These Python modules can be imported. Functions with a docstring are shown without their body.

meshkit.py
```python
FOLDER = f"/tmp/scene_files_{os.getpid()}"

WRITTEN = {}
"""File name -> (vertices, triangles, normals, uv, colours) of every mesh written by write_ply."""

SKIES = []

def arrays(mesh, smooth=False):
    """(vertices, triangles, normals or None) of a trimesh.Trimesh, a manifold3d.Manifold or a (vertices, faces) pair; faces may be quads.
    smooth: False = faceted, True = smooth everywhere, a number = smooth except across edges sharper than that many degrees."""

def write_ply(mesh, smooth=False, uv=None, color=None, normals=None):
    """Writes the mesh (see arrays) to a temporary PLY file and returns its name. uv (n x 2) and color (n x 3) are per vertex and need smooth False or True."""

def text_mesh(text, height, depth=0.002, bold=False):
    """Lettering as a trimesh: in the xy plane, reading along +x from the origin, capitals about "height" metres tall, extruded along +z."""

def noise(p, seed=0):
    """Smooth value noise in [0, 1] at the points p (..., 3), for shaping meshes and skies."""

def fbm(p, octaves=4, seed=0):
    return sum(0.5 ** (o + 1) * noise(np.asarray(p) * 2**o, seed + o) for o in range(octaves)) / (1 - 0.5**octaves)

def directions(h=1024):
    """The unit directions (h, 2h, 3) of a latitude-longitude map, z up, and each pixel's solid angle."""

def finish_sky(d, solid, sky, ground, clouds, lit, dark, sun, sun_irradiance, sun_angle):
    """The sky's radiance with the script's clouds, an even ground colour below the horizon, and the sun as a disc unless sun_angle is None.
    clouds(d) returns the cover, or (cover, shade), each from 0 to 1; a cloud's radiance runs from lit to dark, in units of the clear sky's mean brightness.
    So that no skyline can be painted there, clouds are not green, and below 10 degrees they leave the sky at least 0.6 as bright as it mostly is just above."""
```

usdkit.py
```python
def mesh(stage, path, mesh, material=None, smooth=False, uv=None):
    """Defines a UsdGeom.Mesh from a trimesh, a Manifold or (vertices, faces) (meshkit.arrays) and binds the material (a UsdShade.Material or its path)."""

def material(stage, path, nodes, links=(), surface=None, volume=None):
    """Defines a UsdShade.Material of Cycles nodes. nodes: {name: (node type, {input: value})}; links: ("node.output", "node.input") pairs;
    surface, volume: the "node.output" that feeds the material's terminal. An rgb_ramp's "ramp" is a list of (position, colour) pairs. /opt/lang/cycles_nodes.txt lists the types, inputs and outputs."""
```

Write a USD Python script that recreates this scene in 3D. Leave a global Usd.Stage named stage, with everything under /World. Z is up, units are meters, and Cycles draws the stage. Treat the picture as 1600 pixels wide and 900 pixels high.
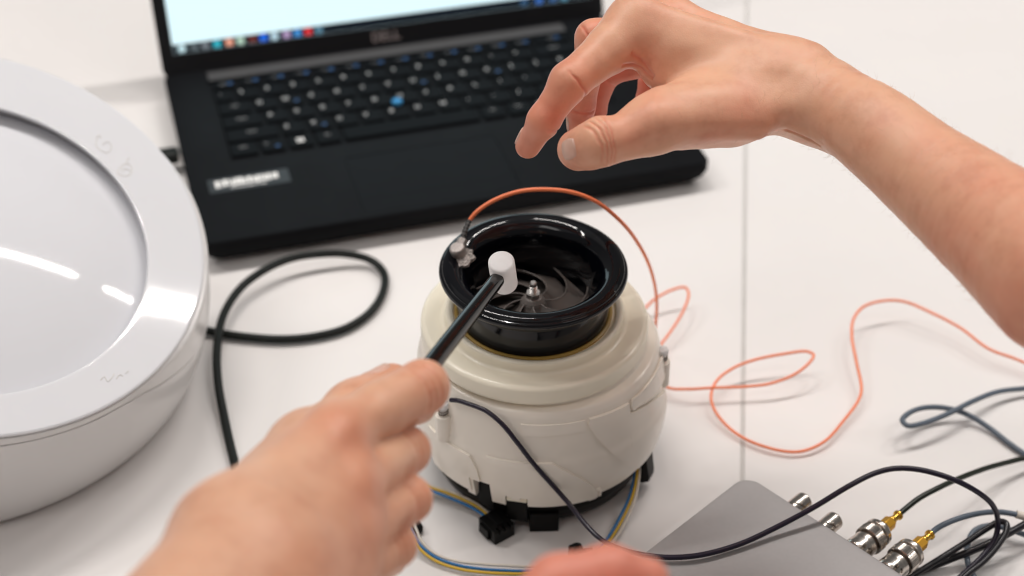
import math
import numpy as np, trimesh, manifold3d as mf, shapely
from shapely.geometry import Polygon
from pxr import Usd, UsdGeom, UsdLux, UsdShade, Sdf, Gf, Vt
import usdkit, meshkit

stage = Usd.Stage.CreateInMemory()
UsdGeom.SetStageUpAxis(stage, UsdGeom.Tokens.z)
UsdGeom.SetStageMetersPerUnit(stage, 1.0)
world = UsdGeom.Xform.Define(stage, '/World')
stage.SetDefaultPrim(world.GetPrim())
UsdGeom.Scope.Define(stage, '/World/Looks')
_T = Sdf.ValueTypeNames

# ---------------------------------------------------------------- camera, light, exposure
CAM = np.array([0.0, 0.0, 0.587])
PITCH = math.radians(37.4)
FPX = 2450.0                       # focal length in pixels of a 1600 wide picture
cam = UsdGeom.Camera.Define(stage, '/World/camera')
cam.AddTranslateOp().Set(Gf.Vec3d(*CAM))
cam.AddRotateXOp().Set(90 - math.degrees(PITCH))
cam.CreateHorizontalApertureAttr(36.0)
cam.CreateVerticalApertureAttr(20.25)
cam.CreateFocalLengthAttr(36.0 * FPX / 1600)
cam.CreateFStopAttr(6.3)
cam.CreateFocusDistanceAttr(0.705)
cam.CreateClippingRangeAttr((0.02, 50))
cam.CreateExposureAttr(0.0)


used = {}


def numbered(parent, name):
    k = (parent, name)
    n = used.get(k, 0)
    used[k] = n + 1
    return name if n == 0 else '%s_%03d' % (name, n)


def strip(name, x, y, z, lx, ly, power, color, rot=0):
    l = UsdLux.RectLight.Define(stage, '/World/' + name)
    l.AddTranslateOp().Set(Gf.Vec3d(x, y, z))
    l.AddRotateZOp().Set(rot)
    l.CreateWidthAttr(lx); l.CreateHeightAttr(ly)
    l.CreateIntensityAttr(power); l.CreateColorAttr(Gf.Vec3f(*color))
    return l


WARM = (1.0, 0.955, 0.915)
COOL = (0.93, 0.96, 1.0)
ROW = math.radians(17)
for along, power in ((-2.6, 208), (-1.3, 242), (0.0, 255), (1.3, 214)):        # a row of slim fluorescent tubes under the ceiling, askew to the table
    strip(numbered('/World', 'ceiling_tube'), 0.82 + along * math.cos(ROW), 1.74 + along * math.sin(ROW), 2.3, 0.95, 0.024, power * 1.16, WARM, math.degrees(ROW))
for along in (-1.2, 1.2):                                                        # wide unseen fill panels added behind the camera
    strip(numbered('/World', 'fill_lamp'), 0.3 + along * math.cos(ROW), -0.25 + along * math.sin(ROW), 2.4, 1.2, 0.5, 3.4, WARM, math.degrees(ROW))
strip('ceiling_bounce', 0.2, 0.9, 2.7, 4.6, 4.6, 0.20, WARM)  # glowing panel added for ceiling bounce, to soften the shadows
dome = UsdLux.DomeLight.Define(stage, '/World/room_fill')  # even ambient fill added in place of the unseen room
m_room = usdkit.material(stage, '/World/Looks/room_fill', {'b': ('background_shader', {'color': (1.0, 0.965, 0.94), 'strength': 0.15})}, surface='b.background')
UsdShade.MaterialBindingAPI.Apply(dome.GetPrim()).Bind(m_room)

# ---------------------------------------------------------------- helpers
_cp, _sp = math.cos(PITCH), math.sin(PITCH)


def V(*a):
    return np.array(a, float)


def unit(v):
    v = np.asarray(v, float)
    return v / np.linalg.norm(v)


def sight(px, py):
    return V((px - 800) / FPX, _cp - _sp * (py - 450) / FPX, -_sp - _cp * (py - 450) / FPX)


def at(px, py, z=0.0):
    """the point of the plane at height z seen at that place of the photograph"""
    r = sight(px, py)
    return CAM + r * ((z - CAM[2]) / r[2])


def far(px, py, d):
    return CAM + sight(px, py) * d


def path_of(p):
    return '/World' if p is None else (p if isinstance(p, str) else str(p.GetPath()))


def tag(o, label=None, cat=None, group=None, kind=None):
    p = o.GetPrim() if hasattr(o, 'GetPrim') else o
    for k, v in (('label', label), ('category', cat), ('group', group), ('kind', kind)):
        if v:
            p.SetCustomDataByKey(k, v)
    return p


def thing(name, label, cat, loc=(0, 0, 0), rotz=0, group=None):
    x = UsdGeom.Xform.Define(stage, '/World/' + numbered('/World', name))
    x.AddTranslateOp().Set(Gf.Vec3d(*map(float, loc)))
    if rotz:
        x.AddRotateZOp().Set(math.degrees(rotz))
    return tag(x, label, cat, group)


def obj(name, mesh, mat, parent=None, smooth=False, label=None, color=None):
    pp = path_of(parent)
    p = usdkit.mesh(stage, pp + '/' + numbered(pp, name), mesh, mat, smooth)
    if color is not None:
        UsdGeom.PrimvarsAPI(p).CreatePrimvar('tone', _T.Color3fArray, 'vertex').Set(Vt.Vec3fArray.FromNumpy(np.asarray(color, np.float32)))
    if label:
        tag(p, label)
    return p.GetPrim()


def join(*ms):
    out = []
    for m in ms:
        out += m if isinstance(m, list) else [m]
    return trimesh.util.concatenate([tri(m) for m in out])


def tri(m):
    if hasattr(m, 'to_mesh'):
        k = m.to_mesh()
        return trimesh.Trimesh(np.array(k.vert_properties[:, :3]), np.array(k.tri_verts), process=False)
    return m


def frame(z, x=None):
    z = unit(z)
    if x is None:
        x = V(1, 0, 0) if abs(z[0]) < 0.9 else V(0, 1, 0)
    x = unit(np.asarray(x) - z * np.dot(x, z))
    M = np.eye(4)
    M[:3, 0], M[:3, 1], M[:3, 2] = x, np.cross(z, x), z
    return M


def placed(m, M, o=(0, 0, 0)):
    m = tri(m).copy()
    M = M.copy()
    M[:3, 3] = o
    m.apply_transform(M)
    return m


def spline(P, n=12, closed=False):
    P = np.asarray(P, float)
    Q = np.vstack([2 * P[0] - P[1], P, 2 * P[-1] - P[-2]])
    out = []
    for i in range(1, len(Q) - 2):
        p0, p1, p2, p3 = Q[i - 1:i + 3]
        d = [max(np.linalg.norm(b - a), 1e-6) ** 0.5 for a, b in ((p0, p1), (p1, p2), (p2, p3))]
        t0 = 0; t1 = d[0]; t2 = t1 + d[1]; t3 = t2 + d[2]
        for t in np.linspace(t1, t2, n, endpoint=False):
            a1 = (t1 - t) / (t1 - t0) * p0 + (t - t0) / (t1 - t0) * p1
            a2 = (t2 - t) / (t2 - t1) * p1 + (t - t1) / (t2 - t1) * p2
            a3 = (t3 - t) / (t3 - t2) * p2 + (t - t2) / (t3 - t2) * p3
            b1 = (t2 - t) / (t2 - t0) * a1 + (t - t0) / (t2 - t0) * a2
            b2 = (t3 - t) / (t3 - t1) * a2 + (t - t1) / (t3 - t1) * a3
            out.append((t2 - t) / (t2 - t1) * b1 + (t - t1) / (t2 - t1) * b2)
    out.append(Q[-2])
    return np.array(out)


def tube(P, r, sides=12, cap=True):
    P = np.asarray(P, float)
    n = len(P)
    r = np.broadcast_to(r, (n,)).astype(float)
    T = np.gradient(P, axis=0)
    T /= np.linalg.norm(T, axis=1, keepdims=True) + 1e-12
    a = np.cross(T[0], V(0, 0, 1) if abs(T[0][2]) < 0.9 else V(1, 0, 0)); a = unit(a)
    A = np.zeros((n, 3))
    for i in range(n):
        a = unit(a - T[i] * np.dot(a, T[i])); A[i] = a
    B = np.cross(T, A)
    ang = np.arange(sides) * 2 * np.pi / sides
    v = P[:, None] + r[:, None, None] * (np.cos(ang)[None, :, None] * A[:, None] + np.sin(ang)[None, :, None] * B[:, None])
    i, j = np.meshgrid(np.arange(n - 1), np.arange(sides), indexing='ij')
    q = np.stack([i * sides + j, i * sides + (j + 1) % sides, (i + 1) * sides + (j + 1) % sides, (i + 1) * sides + j], -1).reshape(-1, 4)
    f = np.vstack([q[:, [0, 1, 2]], q[:, [0, 2, 3]]])
    v = v.reshape(-1, 3)
    if cap:
        v = np.vstack([v, P[0], P[-1]])
        k = np.arange(sides)
        f = np.vstack([f, np.stack([(k + 1) % sides, k, np.full(sides, n * sides)], 1),
                       np.stack([(n - 1) * sides + k, (n - 1) * sides + (k + 1) % sides, np.full(sides, n * sides + 1)], 1)])
    return trimesh.Trimesh(v, f, process=False)


def lathe(prof, n=96):
    """closed solid of revolution about z from a list of (r, z), outline running upwards on the outside"""
    prof = np.asarray(prof, float)
    m = len(prof)
    a = np.arange(n) * 2 * np.pi / n
    v = np.stack([prof[None, :, 0] * np.cos(a)[:, None], prof[None, :, 0] * np.sin(a)[:, None], np.broadcast_to(prof[None, :, 1], (n, m))], -1).reshape(-1, 3)
    i, j = np.meshgrid(np.arange(n), np.arange(m - 1), indexing='ij')
    i2 = (i + 1) % n
    q = np.stack([i * m + j, i2 * m + j, i2 * m + j + 1, i * m + j + 1], -1).reshape(-1, 4)
    return trimesh.Trimesh(v, np.vstack([q[:, [0, 1, 2]], q[:, [0, 2, 3]]]), process=False)


def rounded_profile(pts, r=0.0008, k=4):
    """rounds the corners of an open (r, z) outline; a point may carry its own radius"""
    out = [pts[0][:2]]
    for i in range(1, len(pts) - 1):
        p = V(*pts[i][:2]); rr = pts[i][2] if len(pts[i]) > 2 else r
        a, b = V(*pts[i - 1][:2]), V(*pts[i + 1][:2])
        da, db = np.linalg.norm(a - p), np.linalg.norm(b - p)
        t = min(rr, 0.45 * da, 0.45 * db)
        if t < 1e-6:
            out.append(tuple(p)); continue
        s, e = p + (a - p) / da * t, p + (b - p) / db * t
        for u in np.linspace(0, 1, k + 1):
            out.append(tuple((1 - u) ** 2 * s + 2 * u * (1 - u) * p + u * u * e))
    out.append(pts[-1][:2])
    return out


def rbox(w, d, h, r=0.001, k=3):
    """box with rounded vertical and horizontal edges, resting on z = 0, centred in x and y"""
    r = min(r, w / 2.01, d / 2.01, h / 2.01)
    s = mf.Manifold.sphere(r, 4 * k)
    return mf.Manifold.batch_hull([s.translate((sx * (w / 2 - r), sy * (d / 2 - r), z)) for sx in (-1, 1) for sy in (-1, 1) for z in (r, h - r)])


def round_rect(w, d, r, k=6):
    return shapely.box(-w / 2 + r, -d / 2 + r, w / 2 - r, d / 2 - r).buffer(r, quad_segs=k)


def slab(poly, z0, z1, bevel=0.0):
    """extruded outline with a chamfered top edge"""
    if bevel <= 0:
        m = trimesh.creation.extrude_polygon(poly, z1 - z0, engine='earcut'); m.apply_translation((0, 0, z0)); return m
    parts = []
    c = lambda p, h: mf.Manifold.extrude(cs(p), h)
    a = c(poly, z1 - z0 - bevel).translate((0, 0, z0))
    inner = poly.buffer(-bevel)
    e = 1e-6
    b = mf.Manifold.batch_hull([c(poly, e).translate((0, 0, z1 - bevel - e)), c(inner, e).translate((0, 0, z1 - e))])
    return a + b


def text(s, h, d=0.0001, bold=True):
    m = meshkit.text_mesh(s, h, d, bold)
    b = m.bounds
    m.apply_translation((-(b[0][0] + b[1][0]) / 2, -(b[0][1] + b[1][1]) / 2, 0))
    return m


def cs(poly):
    c = np.array(shapely.geometry.polygon.orient(poly).exterior.coords)[:-1]
    return mf.CrossSection([c])


# ---------------------------------------------------------------- materials
def plain(name, color, rough=0.5, metal=0.0, var=0.06, scale=60.0, bump=0.0, bscale=900.0, bdist=0.0004, spec=0.5, coat=0.0, sss=0.0, sss_r=(1, 1, 1), sss_s=0.004, rvar=0.0, **kw):
    c = np.array(color, float)
    nodes = {'g': ('texture_coordinate', {}),
             'n': ('noise_texture', {'scale': scale, 'detail': 4.0, 'roughness': 0.6}),
             'r': ('rgb_ramp', {'ramp': [(0.25, tuple(np.clip(c * (1 - var), 0, 1))), (0.75, tuple(np.clip(c * (1 + var), 0, 1)))]}),
             'p': ('principled_bsdf', {'roughness': rough, 'metallic': metal, 'specular_ior_level': spec, 'coat_weight': coat, **kw})}
    if sss:
        nodes['p'][1].update(subsurface_weight=sss, subsurface_radius=sss_r, subsurface_scale=sss_s)
    links = [('g.object', 'n.vector'), ('n.fac', 'r.fac'), ('r.color', 'p.base_color')]
    if rvar:
        nodes['rn'] = ('noise_texture', {'scale': scale * 0.35, 'detail': 6.0, 'roughness': 0.7})
        nodes['rr'] = ('map_range', {'from_min': 0.3, 'from_max': 0.7, 'to_min': max(0.02, rough - rvar), 'to_max': min(1, rough + rvar), 'clamp': True})
        links += [('g.object', 'rn.vector'), ('rn.fac', 'rr.value'), ('rr.result', 'p.roughness')]
    if bump:
        nodes['bn'] = ('noise_texture', {'scale': bscale, 'detail': 3.0})
        nodes['b'] = ('bump', {'strength': bump, 'distance': bdist})
        links += [('g.object', 'bn.vector'), ('bn.fac', 'b.height'), ('b.normal', 'p.normal')]
    return usdkit.material(stage, '/World/Looks/' + name, nodes, links, surface='p.BSDF')


def glow(name, color, strength):
    return usdkit.material(stage, '/World/Looks/' + name, {'e': ('emission', {'color': color, 'strength': strength})}, surface='e.emission')


M = {}
M['table'] = plain('table', (0.81, 0.782, 0.768), 0.42, var=0.02, scale=9, bump=0.05, bscale=1500, bdist=0.0002, rvar=0.05)
M['seam'] = plain('seam', (0.36, 0.345, 0.33), 0.5, var=0.1)
M['edge'] = plain('edge', (0.62, 0.60, 0.58), 0.45, var=0.04)
M['white_gloss'] = plain('white_gloss', (0.74, 0.745, 0.775), 0.04, var=0.012, scale=14, spec=0.2)
M['white_satin'] = plain('white_satin', (0.735, 0.74, 0.775), 0.05, var=0.012, scale=14, spec=0.3)
M['white_shell'] = plain('white_shell', (0.74, 0.725, 0.72), 0.22, var=0.015, scale=14)
M['groove'] = plain('groove', (0.58, 0.57, 0.57), 0.5)
M['recess_shade'] = plain('recess_shade', (0.46, 0.46, 0.48), 0.45)  # grey instead of white: the recess's shade is put into the colour
M['print_tan'] = plain('print_tan', (0.67, 0.64, 0.58), 0.5)
M['laptop'] = plain('laptop', (0.0046, 0.0050, 0.0062), 0.55, var=0.15, scale=40, bump=0.15, bscale=2500, bdist=0.0001, spec=0.08, rvar=0.06)
M['key'] = plain('key', (0.0025, 0.003, 0.004), 0.5, var=0.1, spec=0.06)
M['bezel'] = plain('bezel', (0.010, 0.010, 0.012), 0.5, var=0.1, spec=0.2)
M['pad'] = plain('pad', (0.0044, 0.0049, 0.0063), 0.52, var=0.08, spec=0.08)
M['strip'] = plain('strip', (0.05, 0.047, 0.048), 0.5, var=0.2, scale=400)
M['legend'] = plain('legend', (0.46, 0.455, 0.45), 0.6)
M['legend_dim'] = plain('legend_dim', (0.20, 0.20, 0.20), 0.6)
M['legend_blue'] = plain('legend_blue', (0.012, 0.07, 0.20), 0.6)
M['stick'] = plain('stick', (0.03, 0.26, 0.55), 0.7)
M['logo'] = plain('logo', (0.42, 0.36, 0.36), 0.35, metal=0.3)
M['sticker'] = plain('sticker', (0.012, 0.012, 0.014), 0.35)
M['print_white'] = plain('print_white', (0.80, 0.79, 0.77), 0.5)
M['rubber'] = plain('rubber', (0.008, 0.010, 0.009), 0.42, var=0.15, bump=0.1, bscale=1500, bdist=0.0002, spec=0.22)
M['black_cable'] = plain('black_cable', (0.007, 0.006, 0.010), 0.3, var=0.15, spec=0.5)
M['green_black_cable'] = plain('green_black_cable', (0.008, 0.013, 0.006), 0.32, var=0.15)
M['violet_cable'] = plain('violet_cable', (0.010, 0.005, 0.020), 0.3, var=0.15)
M['grey_cable'] = plain('grey_cable', (0.105, 0.135, 0.175), 0.38, var=0.08, bump=0.15, bscale=2500)
M['orange'] = plain('orange', (0.95, 0.245, 0.10), 0.42, var=0.05)
M['orange_pale'] = plain('orange_pale', (0.85, 0.36, 0.28), 0.5, var=0.05)
M['cream'] = plain('cream', (0.93, 0.865, 0.715), 0.28, var=0.015, scale=40, rvar=0.06, bump=0.04, bscale=500)
M['cream_clear'] = plain('cream_clear', (0.92, 0.855, 0.765), 0.25, var=0.02, scale=50, rvar=0.06, bump=0.05, bscale=300)
M['gold_seal'] = plain('gold_seal', (0.42, 0.27, 0.06), 0.35, var=0.2)
M['black_gloss'] = plain('black_gloss', (0.0022, 0.0026, 0.0045), 0.06, var=0.05, spec=0.4)
M['black_skirt'] = plain('black_skirt', (0.004, 0.004, 0.004), 0.38, var=0.2, spec=0.05)
M['impeller'] = plain('impeller', (0.10, 0.086, 0.079), 0.4, var=0.12)
M['impeller_edge'] = plain('impeller_edge', (0.16, 0.14, 0.13), 0.34, var=0.15)
M['black_base'] = plain('black_base', (0.006, 0.006, 0.006), 0.4, var=0.15, bump=0.1, spec=0.12)
M['steel'] = plain('steel', (0.72, 0.70, 0.68), 0.34, metal=1.0, var=0.06, rvar=0.08)
M['nickel'] = plain('nickel', (0.62, 0.57, 0.52), 0.2, metal=1.0, var=0.08, scale=250, rvar=0.08)
M['nickel_dark'] = plain('nickel_dark', (0.16, 0.13, 0.11), 0.4, metal=0.6)
M['gold'] = plain('gold', (0.86, 0.52, 0.10), 0.22, metal=1.0, var=0.08, scale=250, rvar=0.06)
M['gold_matte'] = plain('gold_matte', (0.78, 0.42, 0.05), 0.42, metal=0.75, var=0.06)
M['box'] = plain('box', (0.40, 0.385, 0.385), 0.42, metal=0.2, var=0.03, scale=600, bump=0.3, bscale=3000, bdist=0.0001, rvar=0.05)
M['box_side'] = plain('box_side', (0.10, 0.10, 0.105), 0.5)
M['wire_blue'] = plain('wire_blue', (0.015, 0.16, 0.42), 0.4)
M['wire_yellow'] = plain('wire_yellow', (0.68, 0.43, 0.03), 0.4)
M['wire_white'] = plain('wire_white', (0.74, 0.68, 0.60), 0.4)
M['connector'] = plain('connector', (0.005, 0.005, 0.005), 0.42, var=0.15, spec=0.15)
M['nylon'] = plain('nylon', (0.80, 0.765, 0.76), 0.5, var=0.03, scale=250, sss=0.5, sss_r=(1, 0.9, 0.85), sss_s=0.003, bump=0.1, bscale=1800)
M['hammer'] = plain('hammer', (0.003, 0.0028, 0.003), 0.11, var=0.1, spec=0.2)
M['sensor'] = plain('sensor', (0.40, 0.36, 0.34), 0.45, metal=0.6, var=0.25, scale=900, bump=0.5, bscale=1400, bdist=0.0006)
M['wax'] = plain('wax', (0.36, 0.32, 0.30), 0.42, var=0.55, scale=500, bump=1.0, bscale=700, bdist=0.002)
M['relief'] = plain('relief', (0.035, 0.033, 0.032), 0.5, var=0.3)


def skin_mat(name, rough=0.42):
    nodes = {'a': ('attribute', {'attribute': 'tone'}),
             'g': ('texture_coordinate', {}),
             'n': ('noise_texture', {'scale': 70.0, 'detail': 5.0, 'roughness': 0.65}),
             'r': ('rgb_ramp', {'ramp': [(0.3, (0.89, 0.82, 0.80)), (0.5, (1, 1, 1)), (0.72, (1.04, 1.07, 1.07))]}),
             'm': ('mix', {'mix_type': 'multiply', 'fac': 1.0}),
             'v': ('voronoi_texture', {'feature': 'distance_to_edge', 'scale': 900.0}),
             'n2': ('noise_texture', {'scale': 330.0, 'detail': 6.0, 'roughness': 0.65}),
             'mm': ('math', {'math_type': 'multiply_add', 'value2': 0.9}),
             'b': ('bump', {'strength': 0.2, 'distance': 0.00035}),
             'p': ('principled_bsdf', {'roughness': rough, 'specular_ior_level': 0.38, 'subsurface_weight': 0.22, 'subsurface_radius': (1.0, 0.36, 0.22), 'subsurface_scale': 0.0013})}
    links = [('a.color', 'm.color1'), ('g.object', 'n.vector'), ('n.fac', 'r.fac'), ('r.color', 'm.color2'), ('m.color', 'p.base_color'),
             ('g.object', 'v.vector'), ('g.object', 'n2.vector'), ('v.distance', 'mm.value1'), ('n2.fac', 'mm.value3'), ('mm.value', 'b.height'), ('b.normal', 'p.normal')]
    return usdkit.material(stage, '/World/Looks/' + name, nodes, links, surface='p.BSDF')


M['skin'] = skin_mat('skin')
M['hair'] = plain('hair', (0.55, 0.38, 0.24), 0.5)
M['nail'] = plain('nail', (0.70, 0.40, 0.31), 0.38, var=0.06, scale=200, sss=0.3, sss_r=(1, 0.4, 0.3), sss_s=0.002)

# ---------------------------------------------------------------- the setting: two white tabletops with a joint between them
S0, S1 = at(1167, 0), at(1160, 742)
sd = unit(S0 - S1); sn = V(sd[1], -sd[0], 0)          # along the joint, and to its right
J = 0.0014                                            # half the joint's width


def tabletop(side):
    a = S1 + sn * side * J - sd * 0.9
    b = S1 + sn * side * J + sd * 1.6
    c, d = b + sn * side * 1.6, a + sn * side * 1.6
    poly = Polygon([p[:2] for p in (a, b, c, d)])
    top = slab(poly if poly.exterior.is_ccw else Polygon(list(poly.exterior.coords)[::-1]), -0.025, 0.0, 0.0)
    o = UsdGeom.Xform.Define(stage, '/World/' + numbered('/World', 'table_top'))
    tag(o, ('white laminate tabletop left of the joint line, carrying the laptop and fan motor' if side < 0 else 'white laminate tabletop right of the joint line, under the orange cable loops'), kind='structure')
    obj('board', top, M['table'], o)
    e = [S1 + sn * side * (J - 0.0006) - sd * 0.9, S1 + sn * side * (J - 0.0006) + sd * 1.6]
    strip_ = tube([V(p[0], p[1], -0.0011) for p in np.linspace(e[0], e[1], 8)], 0.0010, 8)
    obj('edge_band', strip_, M['edge'], o, smooth=True)
    if side > 0:
        mid = [S1 - sd * 0.9, S1 + sd * 1.6]
        obj('joint_strip', placed(trimesh.creation.box((0.0024, 2.5, 0.006)), frame(V(0, 0, 1), sn), (mid[0] + mid[1]) / 2 + V(0, 0, -0.0046)), M['seam'], o)


tabletop(-1); tabletop(1)

# ---------------------------------------------------------------- large white round housing at the left
RC, RN, RR, RI = V(-0.2820, 0.6600, 0.1214), unit(V(math.sin(0.4237), math.sin(-0.255), 1)), 0.1245, 0.0940
BC, BR = V(-0.3137, 0.6859, 0.0), 0.1290
rx = unit(V(1, 0, 0) - RN * RN[0]); ry = np.cross(RN, rx)
NA = 160
ang = np.arange(NA) * 2 * np.pi / NA


def rim_ring(r, h=0.0):
    """circle in the plane of the sloping rim, h above it"""
    k = np.clip((RR - 0.004 - r) / (RR - 0.004 - RI), 0, 1)      # the opening lies a little off the rim's middle
    return RC + RN * h + k * (rx * 0.0011 - ry * 0.0073) + r * (np.cos(ang)[:, None] * rx + np.sin(ang)[:, None] * ry)


def base_ring(r, z):
    return BC + V(0, 0, z) + r * np.stack([np.cos(ang), np.sin(ang), 0 * ang], 1)


def loft(rings):
    v = np.vstack(rings); n = NA
    i, j = np.meshgrid(np.arange(len(rings) - 1), np.arange(n), indexing='ij'); j2 = (j + 1) % n
    q = np.stack([i * n + j, i * n + j2, (i + 1) * n + j2, (i + 1) * n + j], -1).reshape(-1, 4)
    return trimesh.Trimesh(v, np.vstack([q[:, [0, 1, 2]], q[:, [0, 2, 3]]]), process=False)


housing = thing('round_housing', 'large round white glossy housing with a sloping rim, at the left edge', 'housing')
HB = housing.GetPath()


LIP = np.interp(np.degrees(ang), [0, 30, 60, 300, 325, 345, 360], [0.0035, 0.0035, 0.0004, 0.0004, 0.0006, 0.0034, 0.0035])[:, None]   # how far the wall stands out beyond the rim


def wall_ring(t, off=0.0, dz=0.0):
    """ring at the share t of the way from the foot to the rim"""
    b, r = base_ring(BR + off, 0.0), rim_ring(RR + LIP + off, -0.0045)
    bulge = 0.004 * np.sin(np.pi * t)
    p = b * (1 - t) + r * t
    c = BC * (1 - t) + RC * t
    d = p - c
    return c + d * (1 + bulge / 0.126) + V(0, 0, dz)


TS = np.interp(np.degrees(ang), [0, 300, 318, 326, 335, 346, 353, 360], [0.72, 0.965, 0.965, 0.93, 0.85, 0.735, 0.72, 0.72])[:, None]   # height of the seam round the wall
lower = [base_ring(BR - 0.014, 0.0012), base_ring(BR - 0.006, 0.0008), base_ring(BR - 0.0022, 0.0022)] + [wall_ring(0.05 + (TS - 0.055) * k) for k in np.linspace(0, 1, 22)] + [wall_ring(TS - 0.003, -0.0003), wall_ring(TS - 0.002, -0.0010)]
obj('lower_shell', loft(lower), M['white_shell'], housing, smooth=40)
obj('seam_groove', loft([wall_ring(TS - 0.003, -0.0010), wall_ring(TS + 0.010, -0.0010)]), M['groove'], housing, smooth=True)
upper = [wall_ring(TS + 0.008, -0.0010), wall_ring(TS + 0.009, -0.0003)] + [wall_ring(TS + 0.010 + (0.985 - TS - 0.010) * k) for k in np.linspace(0, 1, 10)] + [rim_ring(RR + LIP * 0.9, -0.0032), rim_ring(RR + LIP * 0.5 - 0.0002, -0.0026), rim_ring(RR - 0.002, -0.0024)]
obj('upper_shell', loft(upper), M['white_shell'], housing, smooth=40)
rim = [rim_ring(RR - 0.003, -0.0023), rim_ring(RR - 0.0004, -0.0021), rim_ring(RR, -0.0014), rim_ring(RR - 0.0002, -0.0005), rim_ring(RR - 0.0009, -0.00005), rim_ring(RR - 0.0013, 0.0), rim_ring(RR - 0.0017, 0.0)] + [rim_ring(RI + x, 0.0) for x in np.linspace(0.026, 0.0008, 10)] + [rim_ring(RI + 0.0002, -0.0001), rim_ring(RI, -0.0004), rim_ring(RI, -0.0018), rim_ring(RI + 0.001, -0.0020), rim_ring(RI + 0.007, -0.0020)]
obj('rim', loft(rim), M['white_gloss'], housing, smooth=35)
obj('inner_wall', loft([rim_ring(RI + 0.0035, -0.0021), rim_ring(RI + 0.0035, -0.0096)]), M['recess_shade'], housing, smooth=True)
disc = [rim_ring(RI + 0.0036, -0.0096)]
for r in np.linspace(RI - 0.001, 0.0008, 40):
    disc.append(rim_ring(r, -0.0092 + 0.0105 * (1 - (r / RI) ** 2)))
obj('recessed_disc', loft(disc), M['white_satin'], housing, smooth=True)


def on_rim(px, py):
    r = sight(px, py)
    return CAM + r * (np.dot(RC - CAM, RN) / np.dot(r, RN))


for strokes in ([[(152, 216), (150, 226), (156, 234), (166, 239), (172, 236), (174, 228), (168, 222), (160, 226)], [(150, 216), (155, 212), (158, 216)]],
                [[(186, 262), (184, 270), (192, 275), (203, 273), (206, 264), (200, 256), (192, 258), (188, 264)], [(198, 258), (199, 250), (202, 247)], [(190, 268), (196, 264), (204, 268)]],
                [[(157, 594), (163, 589), (168, 596), (175, 590), (178, 584)], [(182, 592), (187, 586), (192, 588)], [(196, 584), (201, 580)]]):
    mk = [tube([on_rim(*p) + RN * 0.00012 for p in spline(np.array(s, float), 6)], 0.00015, 5) for s in strokes]
    obj('printed_mark', join(mk), M['print_tan'], housing, label='faint tan printed symbol on the white rim')

# ---------------------------------------------------------------- laptop
LA = 0.28388
LP = V(-0.1910, 0.7850, 0)
laptop = thing('laptop', 'open black laptop computer with a lit screen behind the fan motor', 'laptop', LP, LA)
LW, LD = 0.337, 0.219
body = mf.Manifold.batch_hull([
    mf.Manifold.extrude(cs(round_rect(LW - 2 * i, LD - 2 * i, 0.0065)), 1e-5).translate((LW / 2, LD / 2, z)) for i, z in ((0.006, 0.003), (0.002, 0.0075), (0.0, 0.013), (0.0, 0.0192), (0.0008, 0.01999))])
KX0, KX1, KV0, KV1 = 0.0285, 0.302, 0.090, 0.2005
well = mf.Manifold.cube((KX1 - KX0, KV1 - KV0, 0.01)).translate((KX0, KV0, 0.0188))
padcut = mf.Manifold.extrude(cs(round_rect(0.104, 0.066, 0.003)), 0.01).translate((0.1555, 0.0400, 0.0194))
port = mf.Manifold.cube((0.01, 0.014, 0.006)).translate((-0.004, 0.1155, 0.0085))
obj('base', body - well - padcut - port, M['laptop'], laptop, smooth=30)
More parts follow.
